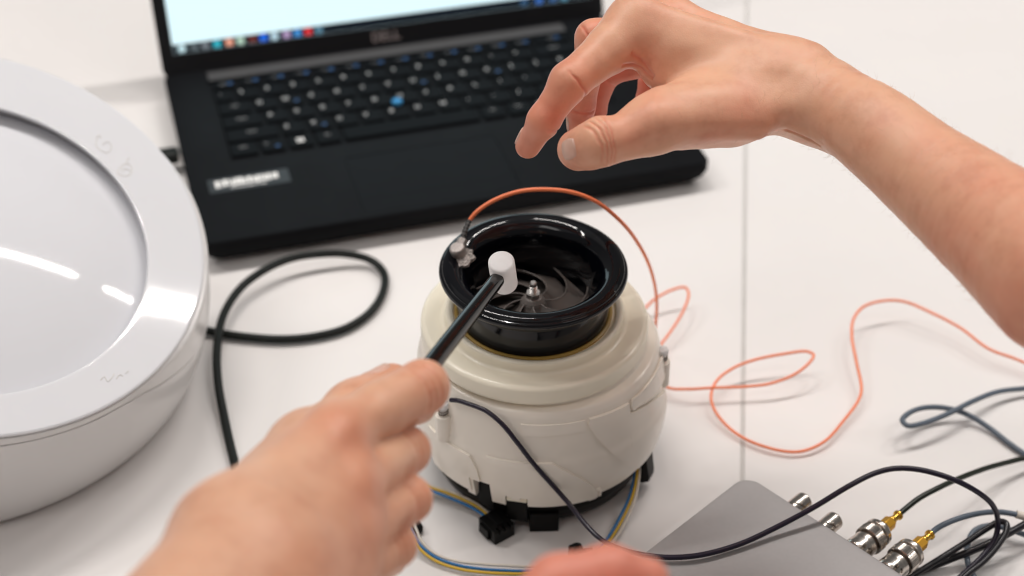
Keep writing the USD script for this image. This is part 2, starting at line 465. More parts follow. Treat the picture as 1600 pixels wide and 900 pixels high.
obj('touchpad', slab(shapely.affinity.translate(round_rect(0.1036, 0.0656, 0.0028), 0.1555, 0.0400), 0.0190, 0.01988, 0.0001), M['pad'], laptop, smooth=25)
obj('palm_gap', trimesh.creation.box((0.1036, 0.0004, 0.0004), transform=trimesh.transformations.translation_matrix((0.1555, 0.0215, 0.01970))), M['key'], laptop)
obj('speaker_strip', slab(shapely.affinity.translate(round_rect(0.270, 0.0125, 0.001), 0.1655, 0.2075), 0.0199, 0.0204, 0.0002), M['strip'], laptop, smooth=25)
for fx, fy in ((0.03, 0.03), (0.301, 0.03), (0.03, 0.19), (0.301, 0.19)):
    obj('rubber_foot', placed(rbox(0.03, 0.008, 0.0034, 0.001), np.eye(4), (fx, fy, 0.0)), M['rubber'], laptop, smooth=30)

P = 0.01845
X0 = 0.0305
rows = [
    (0.1925, 0.0105, [('Esc', 1), ('F1', 1), ('F2', 1), ('F3', 1), ('F4', 1), ('F5', 1), ('F6', 1), ('F7', 1), ('F8', 1), ('F9', 1), ('F10', 1), ('F11', 1), ('F12', 1), ('Del', 1.6)]),
    (0.1770, 0.0158, [('`', 0.8), ('1', 1), ('2', 1), ('3', 1), ('4', 1), ('5', 1), ('6', 1), ('7', 1), ('8', 1), ('9', 1), ('0', 1), ('-', 1), ('=', 1), ('Back', 1.8)]),
    (0.1585, 0.0158, [('Tab', 1.35), ('Q', 1), ('W', 1), ('E', 1), ('R', 1), ('T', 1), ('Y', 1), ('U', 1), ('I', 1), ('O', 1), ('P', 1), ('[', 1), (']', 1), ('#', 1.25)]),
    (0.1400, 0.0158, [('Caps', 1.6), ('A', 1), ('S', 1), ('D', 1), ('F', 1), ('G', 1), ('H', 1), ('J', 1), ('K', 1), ('L', 1), (';', 1), ("'", 1), ('Enter', 2.0)]),
    (0.1215, 0.0158, [('Shift', 2.05), ('Z', 1), ('X', 1), ('C', 1), ('V', 1), ('B', 1), ('N', 1), ('M', 1), (',', 1), ('.', 1), ('/', 1), ('Shift', 2.55)]),
    (0.1030, 0.0158, [('Ctrl', 1.1), ('Fn', 1), ('win', 1), ('Alt', 1), ('', 5.2), ('Alt', 1), ('Ctrl', 1), ('<', 1), ('^', 1), ('>', 1)]),
]
keycache = {}
for v, h, keys in rows:
    x = X0
    total = sum(w for _, w in keys)
    sc = (KX1 - 0.002 - X0) / (total * P)
    for name, w in keys:
        ww = w * P * sc - 0.0024
        cx = x + w * P * sc / 2
        x += w * P * sc
        k = (round(ww, 5), h)
        if k not in keycache:
            pl = round_rect(ww, h, 0.0014, 3); top = round_rect(ww - 0.0016, h - 0.0016, 0.0012, 3)
            ex = lambda p, z: mf.Manifold.extrude(cs(p), 1e-5).translate((0, 0, z))
            keycache[k] = mf.Manifold.batch_hull([ex(pl, 0.0190), ex(pl, 0.0198), ex(top, 0.02075)])
        kp = obj('key', keycache[k].translate((cx, v, 0)), M['key'], laptop, smooth=25)
        zt = 0.02078
        if not name:
            continue
        if name == 'win':
            g = [trimesh.creation.box((0.0022, 0.0022, 0.0001), transform=trimesh.transformations.translation_matrix((cx + a * 0.00135, v + b * 0.00135, zt))) for a in (-1, 1) for b in (-1, 1)]
            obj('legend', join(g), M['print_white'], kp)
            continue
        hh = 0.0036 if len(name) == 1 else (0.0019 if name[0] == 'F' or h < 0.012 else 0.0023)
        t = text(name, hh)
        off = (0.0, 0.0) if h < 0.012 else (-ww / 2 + 0.0040 if len(name) < 3 else 0.0, 0.0018)
        t.apply_translation((cx + off[0], v + off[1], zt))
        obj('legend', t, M['legend'] if len(name) == 1 else M['legend_dim'], kp)
        if h < 0.012 or name in ('Fn', 'W', 'P', 'U', 'X'):
            b = trimesh.creation.box((0.0036, 0.0026, 0.0001) if h < 0.012 else (0.0028, 0.0022, 0.0001), transform=trimesh.transformations.translation_matrix((cx + (0.0045 if h < 0.012 else 0.003), v - (0.0 if h < 0.012 else 0.003), zt)))
            obj('function_mark', b, M['legend_blue'], kp)
st = lathe(rounded_profile([(0, 0.0195), (0.0036, 0.0195), (0.0036, 0.0224), (0.0, 0.0231)], 0.0008), 24)
st.apply_translation((0.1535, 0.1325, 0.0003))
obj('pointing_stick', st, M['stick'], laptop, smooth=40)
lb = obj('label_plate', slab(shapely.affinity.translate(round_rect(0.053, 0.0165, 0.001), 0.0385, 0.0635), 0.01995, 0.02012), M['sticker'], laptop)
bars, rng = [], np.random.RandomState(4)
xx = 0.0165
while xx < 0.058:
    w = rng.choice([0.0012, 0.0018, 0.0026])
    bars.append(trimesh.creation.box((w, rng.uniform(0.0062, 0.0085), 0.00012), transform=trimesh.transformations.translation_matrix((xx + w / 2, 0.0650 + rng.uniform(-0.0006, 0.0006), 0.02016))))
    xx += w + rng.uniform(0.0003, 0.0008)
xx = 0.026
while xx < 0.049:
    w = rng.choice([0.0008, 0.0012])
    bars.append(trimesh.creation.box((w, 0.0016, 0.00012), transform=trimesh.transformations.translation_matrix((xx + w / 2, 0.0588, 0.02016))))
    xx += w + 0.0007
obj('print', join(bars), M['print_white'], lb)

# lid, built flat (x right, y up along the screen, z towards the viewer) and then tilted back
LT = math.radians(18)
LM = np.eye(4)
LM[:3, 0] = (1, 0, 0); LM[:3, 1] = (0, math.sin(LT), math.cos(LT)); LM[:3, 2] = (0, -math.cos(LT), math.sin(LT))
LO = V(0, LD + 0.001, 0.0185)
tl = lambda m: placed(m, LM, LO)
HL = 0.212
outer = shapely.affinity.translate(round_rect(LW, HL, 0.008), LW / 2, HL / 2 - 0.0035)
DX0, DX1, DY0, DY1 = 0.0095, LW - 0.0095, 0.0145, 0.199
inner = shapely.box(DX0, DY0, DX1, DY1)
lid = obj('lid', tl(join(slab(outer, -0.0055, -0.0012, 0), slab(outer.difference(inner), -0.0012, 0.0))), M['bezel'], laptop, smooth=25)
disp = obj('display', tl(slab(inner.buffer(-0.0001), -0.0010, -0.0008)), glow('screen_glow', (0.74, 0.945, 1.0), 1.10), laptop)
TB = 0.0068
taskbar = obj('taskbar', tl(slab(shapely.box(DX0 + 0.0002, DY0 + 0.0002, DX1 - 0.0002, DY0 + TB), -0.00078, -0.00070)), glow('taskbar_glow', (0.012, 0.016, 0.022), 1.0), disp)
icons = [(0.0035, (0.55, 0.75, 0.80), .9), (0.0125, (0.10, 0.12, 0.13), 1), (0.0205, (0.16, 0.18, 0.20), 1), (0.029, (0.04, 0.42, 0.52), 1), (0.038, (0.80, 0.36, 0.25), 1), (0.046, (0.45, 0.62, 0.50), 1), (0.055, (0.14, 0.035, 0.03), 1), (0.063, (0.02, 0.14, 0.75), 1), (0.071, (0.48, 0.66, 0.75), 1), (0.080, (0.42, 0.30, 0.50), 1), (0.088, (0.06, 0.26, 0.62), 1), (0.096, (0.70, 0.04, 0.05), 1), (0.104, (0.10, 0.22, 0.30), 1), (0.262, (0.03, 0.08, 0.16), 1), (0.274, (0.04, 0.14, 0.45), 1), (0.285, (0.04, 0.12, 0.30), 1), (0.294, (0.10, 0.30, 0.42), 1)]
for i, (u, c, s) in enumerate(icons):
    if i:
        ic = round_rect(0.0056, 0.0054, 0.0012, 3)
    else:
        ic = shapely.Point(0, 0).buffer(0.0029)
    obj('icon', tl(slab(shapely.affinity.translate(ic, DX0 + u + 0.003, DY0 + TB / 2 + 0.0001), -0.00066, -0.00060)), glow('icon_glow_%02d' % i, c, 1.0), taskbar)
lg = text('DELL', 0.0066, 0.0003)
lg.apply_translation((0.1660, 0.0072, 0.0))
obj('maker_logo', tl(lg), M['logo'], lid)
for hx in (0.055, 0.276):
    hg = trimesh.creation.cylinder(radius=0.0048, height=0.046, sections=24)
    obj('hinge', placed(hg, frame(V(1, 0, 0)), (hx, LD + 0.0030, 0.0130)), M['bezel'], laptop, smooth=40)


def in_laptop(u, v, z):
    return V(LP[0] + u * math.cos(LA) - v * math.sin(LA), LP[1] + u * math.sin(LA) + v * math.cos(LA), z)


# power plug in the laptop's left side, its lead running away behind the housing
plug = thing('power_plug', 'black plug with its lead pushed into the left side of the laptop', 'plug')
px_ = unit(in_laptop(1, 0, 0) - in_laptop(0, 0, 0))
obj('body', placed(rbox(0.011, 0.008, 0.021, 0.0025), frame(-px_, V(0, 0, 1)) @ np.diag([0.8, 1.5, 1, 1]), in_laptop(-0.0012, 0.1225, 0.0115)), M['rubber'], plug, smooth=40)
obj('tip', placed(trimesh.creation.box((0.005, 0.009, 0.009)), frame(-px_, V(0, 0, 1)), in_laptop(0.001, 0.1225, 0.0115)), M['steel'], plug)
obj('lead', tube(spline([in_laptop(-0.020, 0.1225, 0.0115), in_laptop(-0.034, 0.1225, 0.0108), in_laptop(-0.06, 0.127, 0.006), in_laptop(-0.10, 0.15, 0.0035), in_laptop(-0.16, 0.20, 0.0032)], 8), 0.0028, 10), M['rubber'], plug, smooth=True)

# ---------------------------------------------------------------- fan motor
FC = V(0.0143, 0.622, 0)
fan = thing('fan_motor', 'cream white plastic fan motor with a black flared inlet, standing at the centre', 'fan motor', FC)
NS = 160
# lower housing: shell of revolution with notches cut in its bottom edge
lowp = rounded_profile([(0.0, 0.0185), (0.0618, 0.0185), (0.0634, 0.026), (0.0650, 0.034, 0.004), (0.0659, 0.043, 0.004), (0.0659, 0.0515, 0.002), (0.0645, 0.0555, 0.002), (0.0632, 0.0700, 0.003), (0.0610, 0.0790, 0.0015), (0.0592, 0.0812, 0.0010), (0.0548, 0.0818, 0.0006), (0.0535, 0.0850, 0.0004), (0.0, 0.0850)], 0.001)
low = mf.Manifold.revolve(mf.CrossSection([np.array(lowp)]), NS)
inner_cut = mf.Manifold.revolve(mf.CrossSection([np.array([(0, 0.009), (0.0582, 0.009), (0.0590, 0.030), (0, 0.030)])]), NS)
low = low - inner_cut


def polar(a, r, z):
    return V(r * math.cos(math.radians(a)), r * math.sin(math.radians(a)), z)


def cutbox(a, w, z0, z1, depth=0.03, r=0.058):
    return mf.Manifold.cube((depth, w, z1 - z0), True).translate((r, 0, (z0 + z1) / 2)).rotate((0, 0, a))


# angles: 270 degrees faces the camera
low = low - cutbox(242.6, 0.0095, 0.0, 0.0335, r=0.062) - cutbox(258.9, 0.0112, 0.0, 0.0275, r=0.062) - cutbox(278, 0.0330, 0.0, 0.0212, r=0.062) - cutbox(312, 0.034, 0.0, 0.0232, r=0.062) - cutbox(335, 0.024, 0.0, 0.0240, r=0.062) - cutbox(222, 0.026, 0.0, 0.0225, r=0.062) - cutbox(200, 0.02, 0, 0.0235, r=0.062) - cutbox(90, 0.03, 0, 0.0235, r=0.062)
obj('lower_housing', low, M['cream_clear'], fan, smooth=32)


def prof_r(z):
    zz = np.array([p[1] for p in lowp[1:-1]]); rr = np.array([p[0] for p in lowp[1:-1]])
    return np.interp(z, zz, rr)


def panel(pts, off=0.0006, thick=0.0024, n=26):
    """raised panel on the housing; pts = outline in (angle in degrees, z)"""
    poly = Polygon(pts).buffer(0)
    k = 0.062 * math.pi / 180
    pl = shapely.affinity.scale(poly, xfact=k, yfact=1, origin=(0, 0))
    m = slab(pl, 0, thick)
    m = trimesh.Trimesh(*trimesh.remesh.subdivide_to_size(m.vertices, m.faces, 0.0018), process=True)
    v = m.vertices.copy()
    a = v[:, 0] / 0.062
    r = prof_r(v[:, 1]) + v[:, 2] - thick + off + 0.0003
    m.vertices = np.stack([r * np.cos(a), r * np.sin(a), v[:, 1]], 1)
    return m


D = 270
def on_fan(px, py):
    """where the housing's wall is seen at that place"""
    d = unit(sight(px, py)); p = CAM + d * 0.55
    for _ in range(1200):
        p = p + d * 0.0003
        if p[2] < 0.083 and math.hypot(p[0] - FC[0], p[1] - FC[1]) < prof_r(p[2]):
            break
    return p


obj('curved_panel', panel([(D + 21.8, 0.0762), (D + 20.9, 0.0730), (D + 23, 0.0680), (D + 26.6, 0.0611), (D + 31, 0.0535), (D + 35.1, 0.0467), (D + 42, 0.0365), (D + 50.6, 0.0267), (D + 75, 0.0267), (D + 78, 0.0560), (D + 60, 0.0650), (D + 43.0, 0.0700), (D + 43.0, 0.0755)], 0.0012), M['cream_clear'], fan, smooth=30)
obj('curved_panel', panel([(D - 24.0, 0.0535), (D - 22.8, 0.0470), (D - 21.5, 0.0407), (D - 16.4, 0.0365), (D - 16.4, 0.0285), (D - 5.6, 0.0285), (D - 5.6, 0.0218), (D + 27.2, 0.0218), (D + 26.3, 0.0270), (D + 23.3, 0.0331), (D + 17.2, 0.0417), (D + 8.9, 0.0502), (D + 4.5, 0.0540)], 0.0010), M['cream_clear'], fan, smooth=30)
obj('band_panel', panel([(D - 9.3, 0.0758), (D + 20.0, 0.0758), (D + 19.7, 0.0702), (D - 8.7, 0.0698)], 0.0004), M['cream_clear'], fan, smooth=30)
obj('curved_panel', panel([(D - 58, 0.0512), (D - 46, 0.0512), (D - 31.9, 0.0504), (D - 28.5, 0.0430), (D - 27.4, 0.0345), (D - 33, 0.0345), (D - 33, 0.0235), (D - 58, 0.0235)], 0.0009), M['cream_clear'], fan, smooth=30)
# hook ends and clip of the lower edge
for a in (296.8,):
    hk = tube(spline([polar(a - 1.0, 0.0628, 0.0215), polar(a - 0.4, 0.0638, 0.0275), polar(a + 0.8, 0.0638, 0.0272), polar(a + 1.6, 0.0628, 0.0220)], 5), 0.0011, 8)
    obj('hook', hk, M['cream_clear'], fan, smooth=True)
Rz = lambda a: frame(V(0, 0, 1), polar(a, 1, 0))
obj('clip_tab', placed(rbox(0.0035, 0.0104, 0.0046, 0.0006), Rz(258.9), polar(258.9, 0.0608, 0.0228)), M['cream'], fan, smooth=30)
obj('clip_rib', placed(mf.Manifold.batch_hull([mf.Manifold.sphere(0.0012, 12).translate(p) for p in ((0, -0.0014, 0.0), (0, 0.0014, 0.0), (0.0002, -0.0026, 0.0095), (0.0002, 0.0026, 0.0095))]), Rz(258.9), polar(258.9, 0.0640, 0.0272)), M['cream_clear'], fan, smooth=40)
# black base
basep = rounded_profile([(0.0, 0.0034), (0.0545, 0.0034), (0.0565, 0.0075), (0.0580, 0.0125), (0.0580, 0.0290), (0.0, 0.0290)], 0.0008)
obj('base', lathe(basep, 120), M['black_base'], fan, smooth=32)
for a, w, h in ((272, 0.0150, 0.0128), (30, 0.0150, 0.0118), (150, 0.015, 0.0118)):
    obj('foot', placed(rbox(0.0085, w, h, 0.0007), Rz(a), polar(a, 0.0558, 0.0)), M['black_base'], fan, smooth=25)
obj('base_catch', placed(rbox(0.006, 0.0106, 0.0150, 0.0006), Rz(258.9), polar(258.9, 0.0580, 0.0078)), M['black_base'], fan, smooth=25)
obj('base_catch', placed(rbox(0.008, 0.0088, 0.0215, 0.0006), Rz(242.6), polar(242.6, 0.0552, 0.0110)), M['black_base'], fan, smooth=25)
obj('side_clip', placed(mf.Manifold.batch_hull([rbox(0.0045, 0.010, 0.022, 0.0005), rbox(0.004, 0.008, 0.004, 0.0005).translate((0.003, 0, 0.001))]), Rz(335), polar(335, 0.0600, 0.0060)), M['black_base'], fan, smooth=25)
# flange and collar
flp = rounded_profile([(0.0, 0.0838), (0.0540, 0.0838), (0.0572, 0.0844, 0.0008), (0.0577, 0.0860, 0.0008), (0.0575, 0.0932, 0.0011), (0.0555, 0.0946, 0.0014), (0.0470, 0.0936, 0.0012), (0.0453, 0.0946, 0.0010), (0.0448, 0.0992, 0.0007), (0.0434, 0.1000, 0.001), (0.0412, 0.0990, 0.0008), (0.0405, 0.0975, 0.0006), (0.0375, 0.0970, 0.0006), (0.0370, 0.0845, 0.0004), (0.0, 0.0845)], 0.001)
fl = lathe(flp, NS); fl.apply_translation((-0.0030, 0, 0))
obj('flange', fl, M['cream'], fan, smooth=32)
seal = lathe(rounded_profile([(0.0372, 0.0965), (0.0398, 0.0965), (0.0399, 0.0985), (0.0388, 0.0989), (0.0376, 0.0985)], 0.0003), 120)
seal.apply_translation((-0.0035, 0, 0))
obj('seal', seal, M['gold_seal'], fan, smooth=40)
# black flared inlet: skirt, lip and throat in one turned piece; its axis lies a little left of the housing's
inl = [(0.0352, 0.0900), (0.0384, 0.0900), (0.0384, 0.1145), (0.0394, 0.1180, 0.002), (0.0445, 0.1203, 0.003), (0.0465, 0.1216, 0.002), (0.0469, 0.1233, 0.0012), (0.0463, 0.1246, 0.0008), (0.0452, 0.1249, 0.0004), (0.0450, 0.1257, 0.0005), (0.0430, 0.1266, 0.0025), (0.0388, 0.1262, 0.006), (0.0344, 0.1230, 0.008), (0.0322, 0.1165, 0.007), (0.0313, 0.1100, 0.005), (0.0310, 0.1040, 0.004), (0.0310, 0.0900)]
IX = V(-0.0037, 0.0, 0)
m = lathe(rounded_profile(inl, 0.001, 8), NS); m.apply_translation(IX)
obj('inlet_ring', m, M['black_gloss'], fan, smooth=42)
# impeller
imp = lathe([(0.0305, 0.0900), (0.0307, 0.0925), (0.026, 0.0925), (0.018, 0.0940), (0.011, 0.0975), (0.0072, 0.1010), (0.0062, 0.1035), (0.0, 0.1035)], 96); imp.apply_translation(IX)
obj('impeller_disc', imp, M['impeller'], fan, smooth=40)


def blade(a0):
    t = np.linspace(0, 1, 16)
    r = 0.0058 + (0.0306 - 0.0058) * t
    a = np.radians(a0 + 70 * t ** 1.35)
    zt = 0.1040 - 0.0015 * t - 0.0012 * np.sin(np.pi * t)
    zb = np.interp(r, [0.0062, 0.0072, 0.011, 0.018, 0.026, 0.032], [0.1012, 0.1000, 0.0985, 0.0972, 0.0962, 0.0958])
    lean = 0.18 + 0.64 * t ** 0.6
    P = np.stack([r * np.cos(a), r * np.sin(a), zt], 1)
    Q = np.stack([r * np.cos(a - lean), r * np.sin(a - lean), zb], 1)
    T = np.gradient(P, axis=0); T[:, 2] = 0; T /= np.linalg.norm(T, axis=1, keepdims=True)
    N = np.stack([-T[:, 1], T[:, 0], 0 * t], 1) * 0.00026
    ring = np.stack([P + N, P - N, Q - N * 1.6, Q + N * 1.6], 1)
    v = ring.reshape(-1, 3) + IX
    f = []
    n = len(t)
    for i in range(n - 1):
        for k in range(4):
            a_, b_ = i * 4 + k, i * 4 + (k + 1) % 4
            f += [(a_, b_, b_ + 4), (a_, b_ + 4, a_ + 4)]
    f += [(0, 2, 1), (0, 3, 2), (n * 4 - 4, n * 4 - 3, n * 4 - 2), (n * 4 - 4, n * 4 - 2, n * 4 - 1)]
    edge = tube([p + V(0, 0, 0.0001) + IX for p in P], 0.00030, 6)
    return trimesh.Trimesh(v, np.array(f), process=False), edge


for k in range(8):
    b, e = blade(-46 + 45 * k)
    bp = obj('blade', b, M['impeller'], fan, smooth=35)
    obj('blade_edge', e, M['impeller_edge'], bp, smooth=True)
hub = lathe(rounded_profile([(0.0, 0.1005), (0.0062, 0.1005), (0.0058, 0.1040), (0.0042, 0.1062), (0.0, 0.1062)], 0.0006), 40); hub.apply_translation(IX)
obj('hub', hub, M['impeller_edge'], fan, smooth=40)
nut = placed(mf.Manifold.cylinder(0.0024, 0.0037, 0.0037, 6) ^ mf.Manifold.revolve(mf.CrossSection([np.array([(0, -0.001), (0.0034, -0.0002), (0.0041, 0.0006), (0.0041, 0.0018), (0.0034, 0.0026), (0, 0.003)])]), 36), frame(V(0, 0, 1), V(1, 0.4, 0)), IX + V(0, 0, 0.1064))
obj('nut', nut, M['steel'], fan, smooth=20)
sp = [(0.0, 0.1062), (0.0019, 0.1062)]
z = 0.1085
while z < 0.1128:
    sp += [(0.00205, z), (0.00170, z + 0.00025)]; z += 0.0005
sp += [(0.0018, 0.1131), (0.0018, 0.1146), (0.0013, 0.1152), (0.0, 0.1152)]
stud = lathe(sp, 30); stud.apply_translation(IX)
obj('stud', stud, M['steel'], fan, smooth=30)


def helix(r, z0, z1, turns, wire, c=(0, 0, 0)):
    t = np.linspace(0, 1, int(20 * turns) + 1)
    a = 2 * np.pi * turns * t
    return tube(np.stack([c[0] + r * np.cos(a), c[1] + r * np.sin(a), c[2] + z0 + (z1 - z0) * t], 1), wire, 6)


def spring_post(q, zt, head=True):
    """small moulded post on the housing's flank with a sprung pin on top"""
    q = V(*q)
    h = math.hypot(q[0], q[1])
    inwards = -q / h * 0.006
    po = mf.Manifold.cylinder(0.0150, 0.0043, 0.0041, 32).translate((0, 0, -0.0150))
    web = mf.Manifold.batch_hull([mf.Manifold.cylinder(0.013, 0.0022, 0.0022, 16).translate((inwards[0], inwards[1], -0.0145)), mf.Manifold.cylinder(0.013, 0.0024, 0.0024, 16).translate((0, 0, -0.0145))])
    p_ = obj('pin_post', placed(po + web, np.eye(4), V(q[0], q[1], zt)), M['cream_clear'], fan, smooth=32)
    obj('spring', helix(0.0024, 0.0003, 0.0042, 2.6, 0.00026, (q[0], q[1], zt)), M['nickel_dark'], p_, smooth=True)
    if head:
        hd = lathe(rounded_profile([(0.0, 0.0), (0.0016, 0.0), (0.0016, 0.0040), (0.0028, 0.0046), (0.0028, 0.0076), (0.0, 0.0082)], 0.0008), 28)
        hd.apply_translation((q[0], q[1], zt))
        obj('pin', hd, M['nylon'], p_, smooth=40)


PR = at(1035, 563, 0.0705) - FC
spring_post((PR[0], PR[1], 0), 0.0705)
PL = on_fan(696, 655) - FC
PL = PL * V(1, 1, 1) + unit(V(PL[0], PL[1], 0)) * 0.0012
spring_post((PL[0], PL[1], 0), PL[2] + 0.004, head=True)
# window with a raised arch on the right flank
arch = [(D + 45.4, 0.0755), (D + 44.8, 0.0720), (D + 50, 0.0703), (D + 58, 0.0680), (D + 68.8, 0.0655), (D + 78, 0.0650), (D + 84, 0.0670), (D + 86, 0.0715), (D + 80, 0.0750), (D + 68, 0.0762)]
obj('window_panel', panel(arch, 0.0009), M['cream_clear'], fan, smooth=30)
ap = spline(np.array(arch + [arch[0]], float), 6)
obj('window_frame', tube([polar(a, prof_r(z) + 0.0008, z) for a, z in ap], 0.0008, 8), M['cream_clear'], fan, smooth=True)

# ---------------------------------------------------------------- vibration sensor stuck on the inlet lip, with its orange lead
sensor = thing('vibration_sensor', 'small metal vibration sensor waxed to the black lip, with a long orange lead', 'sensor')
sc_ = at(716, 392, 0.1285)
sx = unit(V(0.35, 0.75, 0.60)); sx[2] = 0.55; sx = unit(sx)          # the way its lead leaves
B = frame(unit(V(-0.25, -0.25, 1.0)), sx)
body_ = join(placed(lathe(rounded_profile([(0, -0.0022), (0.0040, -0.0022), (0.0040, 0.0020), (0.0034, 0.0032), (0.0, 0.0034)], 0.0006), 28), B, sc_))
obj('body', body_, M['sensor'], sensor, smooth=35)
hexm = placed(mf.Manifold.cylinder(0.0030, 0.0027, 0.0025, 6), frame(sx), sc_ + sx * 0.0036)
obj('hex_shank', hexm, M['sensor'], sensor, smooth=15)
rng = np.random.RandomState(7)
wp = []
for k in range(26):
    a = k / 26 * 2 * np.pi
    r = 0.0064 * (1 + 0.13 * rng.uniform(-1, 1)) * (1 + 0.25 * math.cos(a + 0.9))
    wp.append((r * math.cos(a), r * math.sin(a)))
wm = slab(Polygon(wp).buffer(0.0004).buffer(-0.0004), 0, 0.0011)
wm = trimesh.Trimesh(*trimesh.remesh.subdivide_to_size(wm.vertices, wm.faces, 0.0009), process=True)
vv = wm.vertices.copy()
vv[:, 2] += 0.0011 * (meshkit.fbm(vv * 900, 3) - 0.4) * (vv[:, 2] > 0.0005) + 0.0012 * np.clip(1 - np.hypot(vv[:, 0], vv[:, 1]) / 0.006, 0, 1)
wm.vertices = vv
obj('wax_patch', placed(wm, frame(unit(V(-0.30, -0.12, 1)), V(1, 0.2, 0)), at(719, 404, 0.1245)), M['wax'], sensor, smooth=50)
r0 = sc_ + sx * 0.0062
r1 = at(734, 344, 0.1370)
rel = spline([r0, (r0 + r1) / 2 + V(-0.0003, 0, 0.0004), r1], 20)
k = np.arange(len(rel))
obj('strain_relief', tube(rel, 0.00135 + 0.00028 * (np.sin(k * 0.9) > 0) - 0.0004 * k / len(k), 10), M['relief'], sensor, smooth=40)
orange = [(734, 344, .1370), (745, 331, .141), (772, 313, .146), (812, 299, .150), (850, 296, .151), (892, 300, .149), (930, 314, .143), (968, 344, .130), (998, 382, .106), (1018, 425, .076), (1026, 470, .046), (1024, 510, .022), (1018, 545, .006), (1008, 560, .004),
          (1002, 530, .004), (1003, 490, .006), (1020, 470, .010), (1050, 453, .013), (1070, 449, .014), (1076, 460, .014), (1067, 487, .012), (1048, 518, .009), (1030, 543, .006), (1022, 565, .004), (1030, 590, .004), (1045, 606, .006),
          (1075, 608, .008), (1112, 606, .009), (1165, 604, .009), (1205, 599, .010), (1243, 584, .013), (1267, 564, .015), (1271, 554, .015), (1260, 549, .015), (1225, 553, .014), (1180, 562, .012), (1146, 575, .010), (1120, 595, .009), (1111, 620, .007), (1119, 645, .005),
          (1150, 677, .003), (1195, 698, .003), (1245, 706, .003), (1285, 692, .004), (1320, 655, .005), (1343, 622, .006), (1346, 605, .007), (1338, 565, .010), (1331, 525, .012), (1334, 498, .013), (1350, 479, .014), (1380, 470, .014), (1412, 471, .014), (1452, 487, .013), (1500, 512, .011), (1545, 545, .009), (1590, 562, .008), (1640, 586, .006), (1700, 612, .004)]
PO = spline([r1] + [at(*p) for p in orange[1:]], 10)
dist = np.hypot(*(PO[:, :2] - FC[:2]).T)
low_z = (PO[:, 2] < 0.08)
push = np.maximum(0, 0.0695 - dist) * low_z
PO[:, :2] += (PO[:, :2] - FC[:2]) / dist[:, None] * push[:, None]
rr = np.interp(np.arange(len(PO)), [0, 60, 110, 200, len(PO)], [0.00115, 0.00105, 0.00085, 0.0008, 0.00085])
obj('lead', tube(PO, rr, 10), M['orange'], sensor, smooth=True)

# ---------------------------------------------------------------- small impact hammer in the left hand
HH = far(786, 427, 0.700)
hammer = thing('impact_hammer', 'small hammer with black tube handle and white cylinder head, held over the fan inlet', 'hammer', HH)
ha = unit((far(782, 396, 0.688) - far(791, 452, 0.712)))        # the head's axis, upwards
hd = lathe(rounded_profile([(0.0, -0.0098), (0.0048, -0.0098), (0.0059, -0.0086), (0.0059, 0.0097, 0.0013), (0.0, 0.0098)], 0.0015, 8), 56)
obj('head', placed(hd, frame(ha), (0, 0, 0)), M['nylon'], hammer, smooth=40)
h0 = far(777, 437, 0.694) - HH
h1 = far(672, 572, 0.602) - HH
h2 = far(560, 716, 0.535) - HH
hv = unit(h1 - h0)
L2 = np.linalg.norm(h1 - h0) * 1.55
hp = lathe(rounded_profile([(0.0, 0.0), (0.0031, 0.0), (0.0035, 0.0012), (0.0037, L2 * .6), (0.0038, L2), (0.0, L2)], 0.0004), 40)
obj('handle', placed(hp, frame(hv), h0), M['hammer'], hammer, smooth=40)
HA, HB_ = HH + h0, HH + h0 + hv * L2

# ---------------------------------------------------------------- black power cable looping over the table behind the fan motor
pc = thing('power_cable', 'thick black cable lying in a loop between the white housing and the fan motor', 'cable')
loop = [(250, 500, .0035), (300, 511, .0035), (340, 520, .0035), (390, 527, .0035), (440, 530, .0035), (490, 526, .0035), (540, 513, .0035), (578, 488, .0035), (599, 455, .0035), (599, 425, .004), (578, 406, .006), (540, 397, .009), (500, 397, .011), (455, 404, .012), (415, 421, .012), (378, 448, .011), (350, 490, .0105), (339, 545, .0100), (341, 600, .0075), (350, 650, .0045), (362, 705, .0035), (385, 790, .0035), (420, 900, .0035), (440, 1010, .0035)]
obj('sheath', tube(spline([at(*p) for p in loop], 10), 0.0025, 14), M['rubber'], pc, smooth=True)

# ---------------------------------------------------------------- grey measurement box with four sockets
BZ = 0.034
c0, cr, cl = at(1166, 741, BZ), at(1402, 893, BZ), at(985, 861, BZ)
er = unit(cr - c0)
el = V(er[1], -er[0], 0)
el = el if np.dot(el, cl - c0) > 0 else -el
box = thing('measurement_box', 'flat grey metal measurement box with four round sockets, at the lower right', 'box')
BW, BL = 0.165, 0.140


def bx(u, v, z):
    """u along the socket side, v along the left side, from the far corner"""
    return V(*(c0 + er * u + el * v)[:2], z)


fr = frame(V(0, 0, 1), er)
flip = np.linalg.det(np.stack([er, el, V(0, 0, 1)])) < 0
mid = bx(BW / 2, BL / 2, 0)
ex = lambda i, z: mf.Manifold.extrude(cs(round_rect(BW - 2 * i, BL - 2 * i, 0.009, 10)), 1e-5).translate((0, 0, z))
obj('case', placed(mf.Manifold.batch_hull([ex(0.0012, 0.0045), ex(0.0006, BZ - 0.006), ex(0.0006, BZ - 0.0045)]), fr, mid), M['box_side'], box, smooth=30)
obj('lid', placed(mf.Manifold.batch_hull([ex(0.0, BZ - 0.0044), ex(0.0, BZ - 0.0008), ex(0.0003, BZ - 0.0002), ex(0.0009, BZ)]), fr, mid), M['box'], box, smooth=30)
for u, v in ((0.012, 0.012), (BW - 0.012, 0.012), (0.012, BL - 0.012), (BW - 0.012, BL - 0.012)):
    obj('rubber_foot', placed(mf.Manifold.cylinder(0.0044, 0.005, 0.0045, 20), np.eye(4), bx(u, v, 0.0002)), M['rubber'], box, smooth=30)
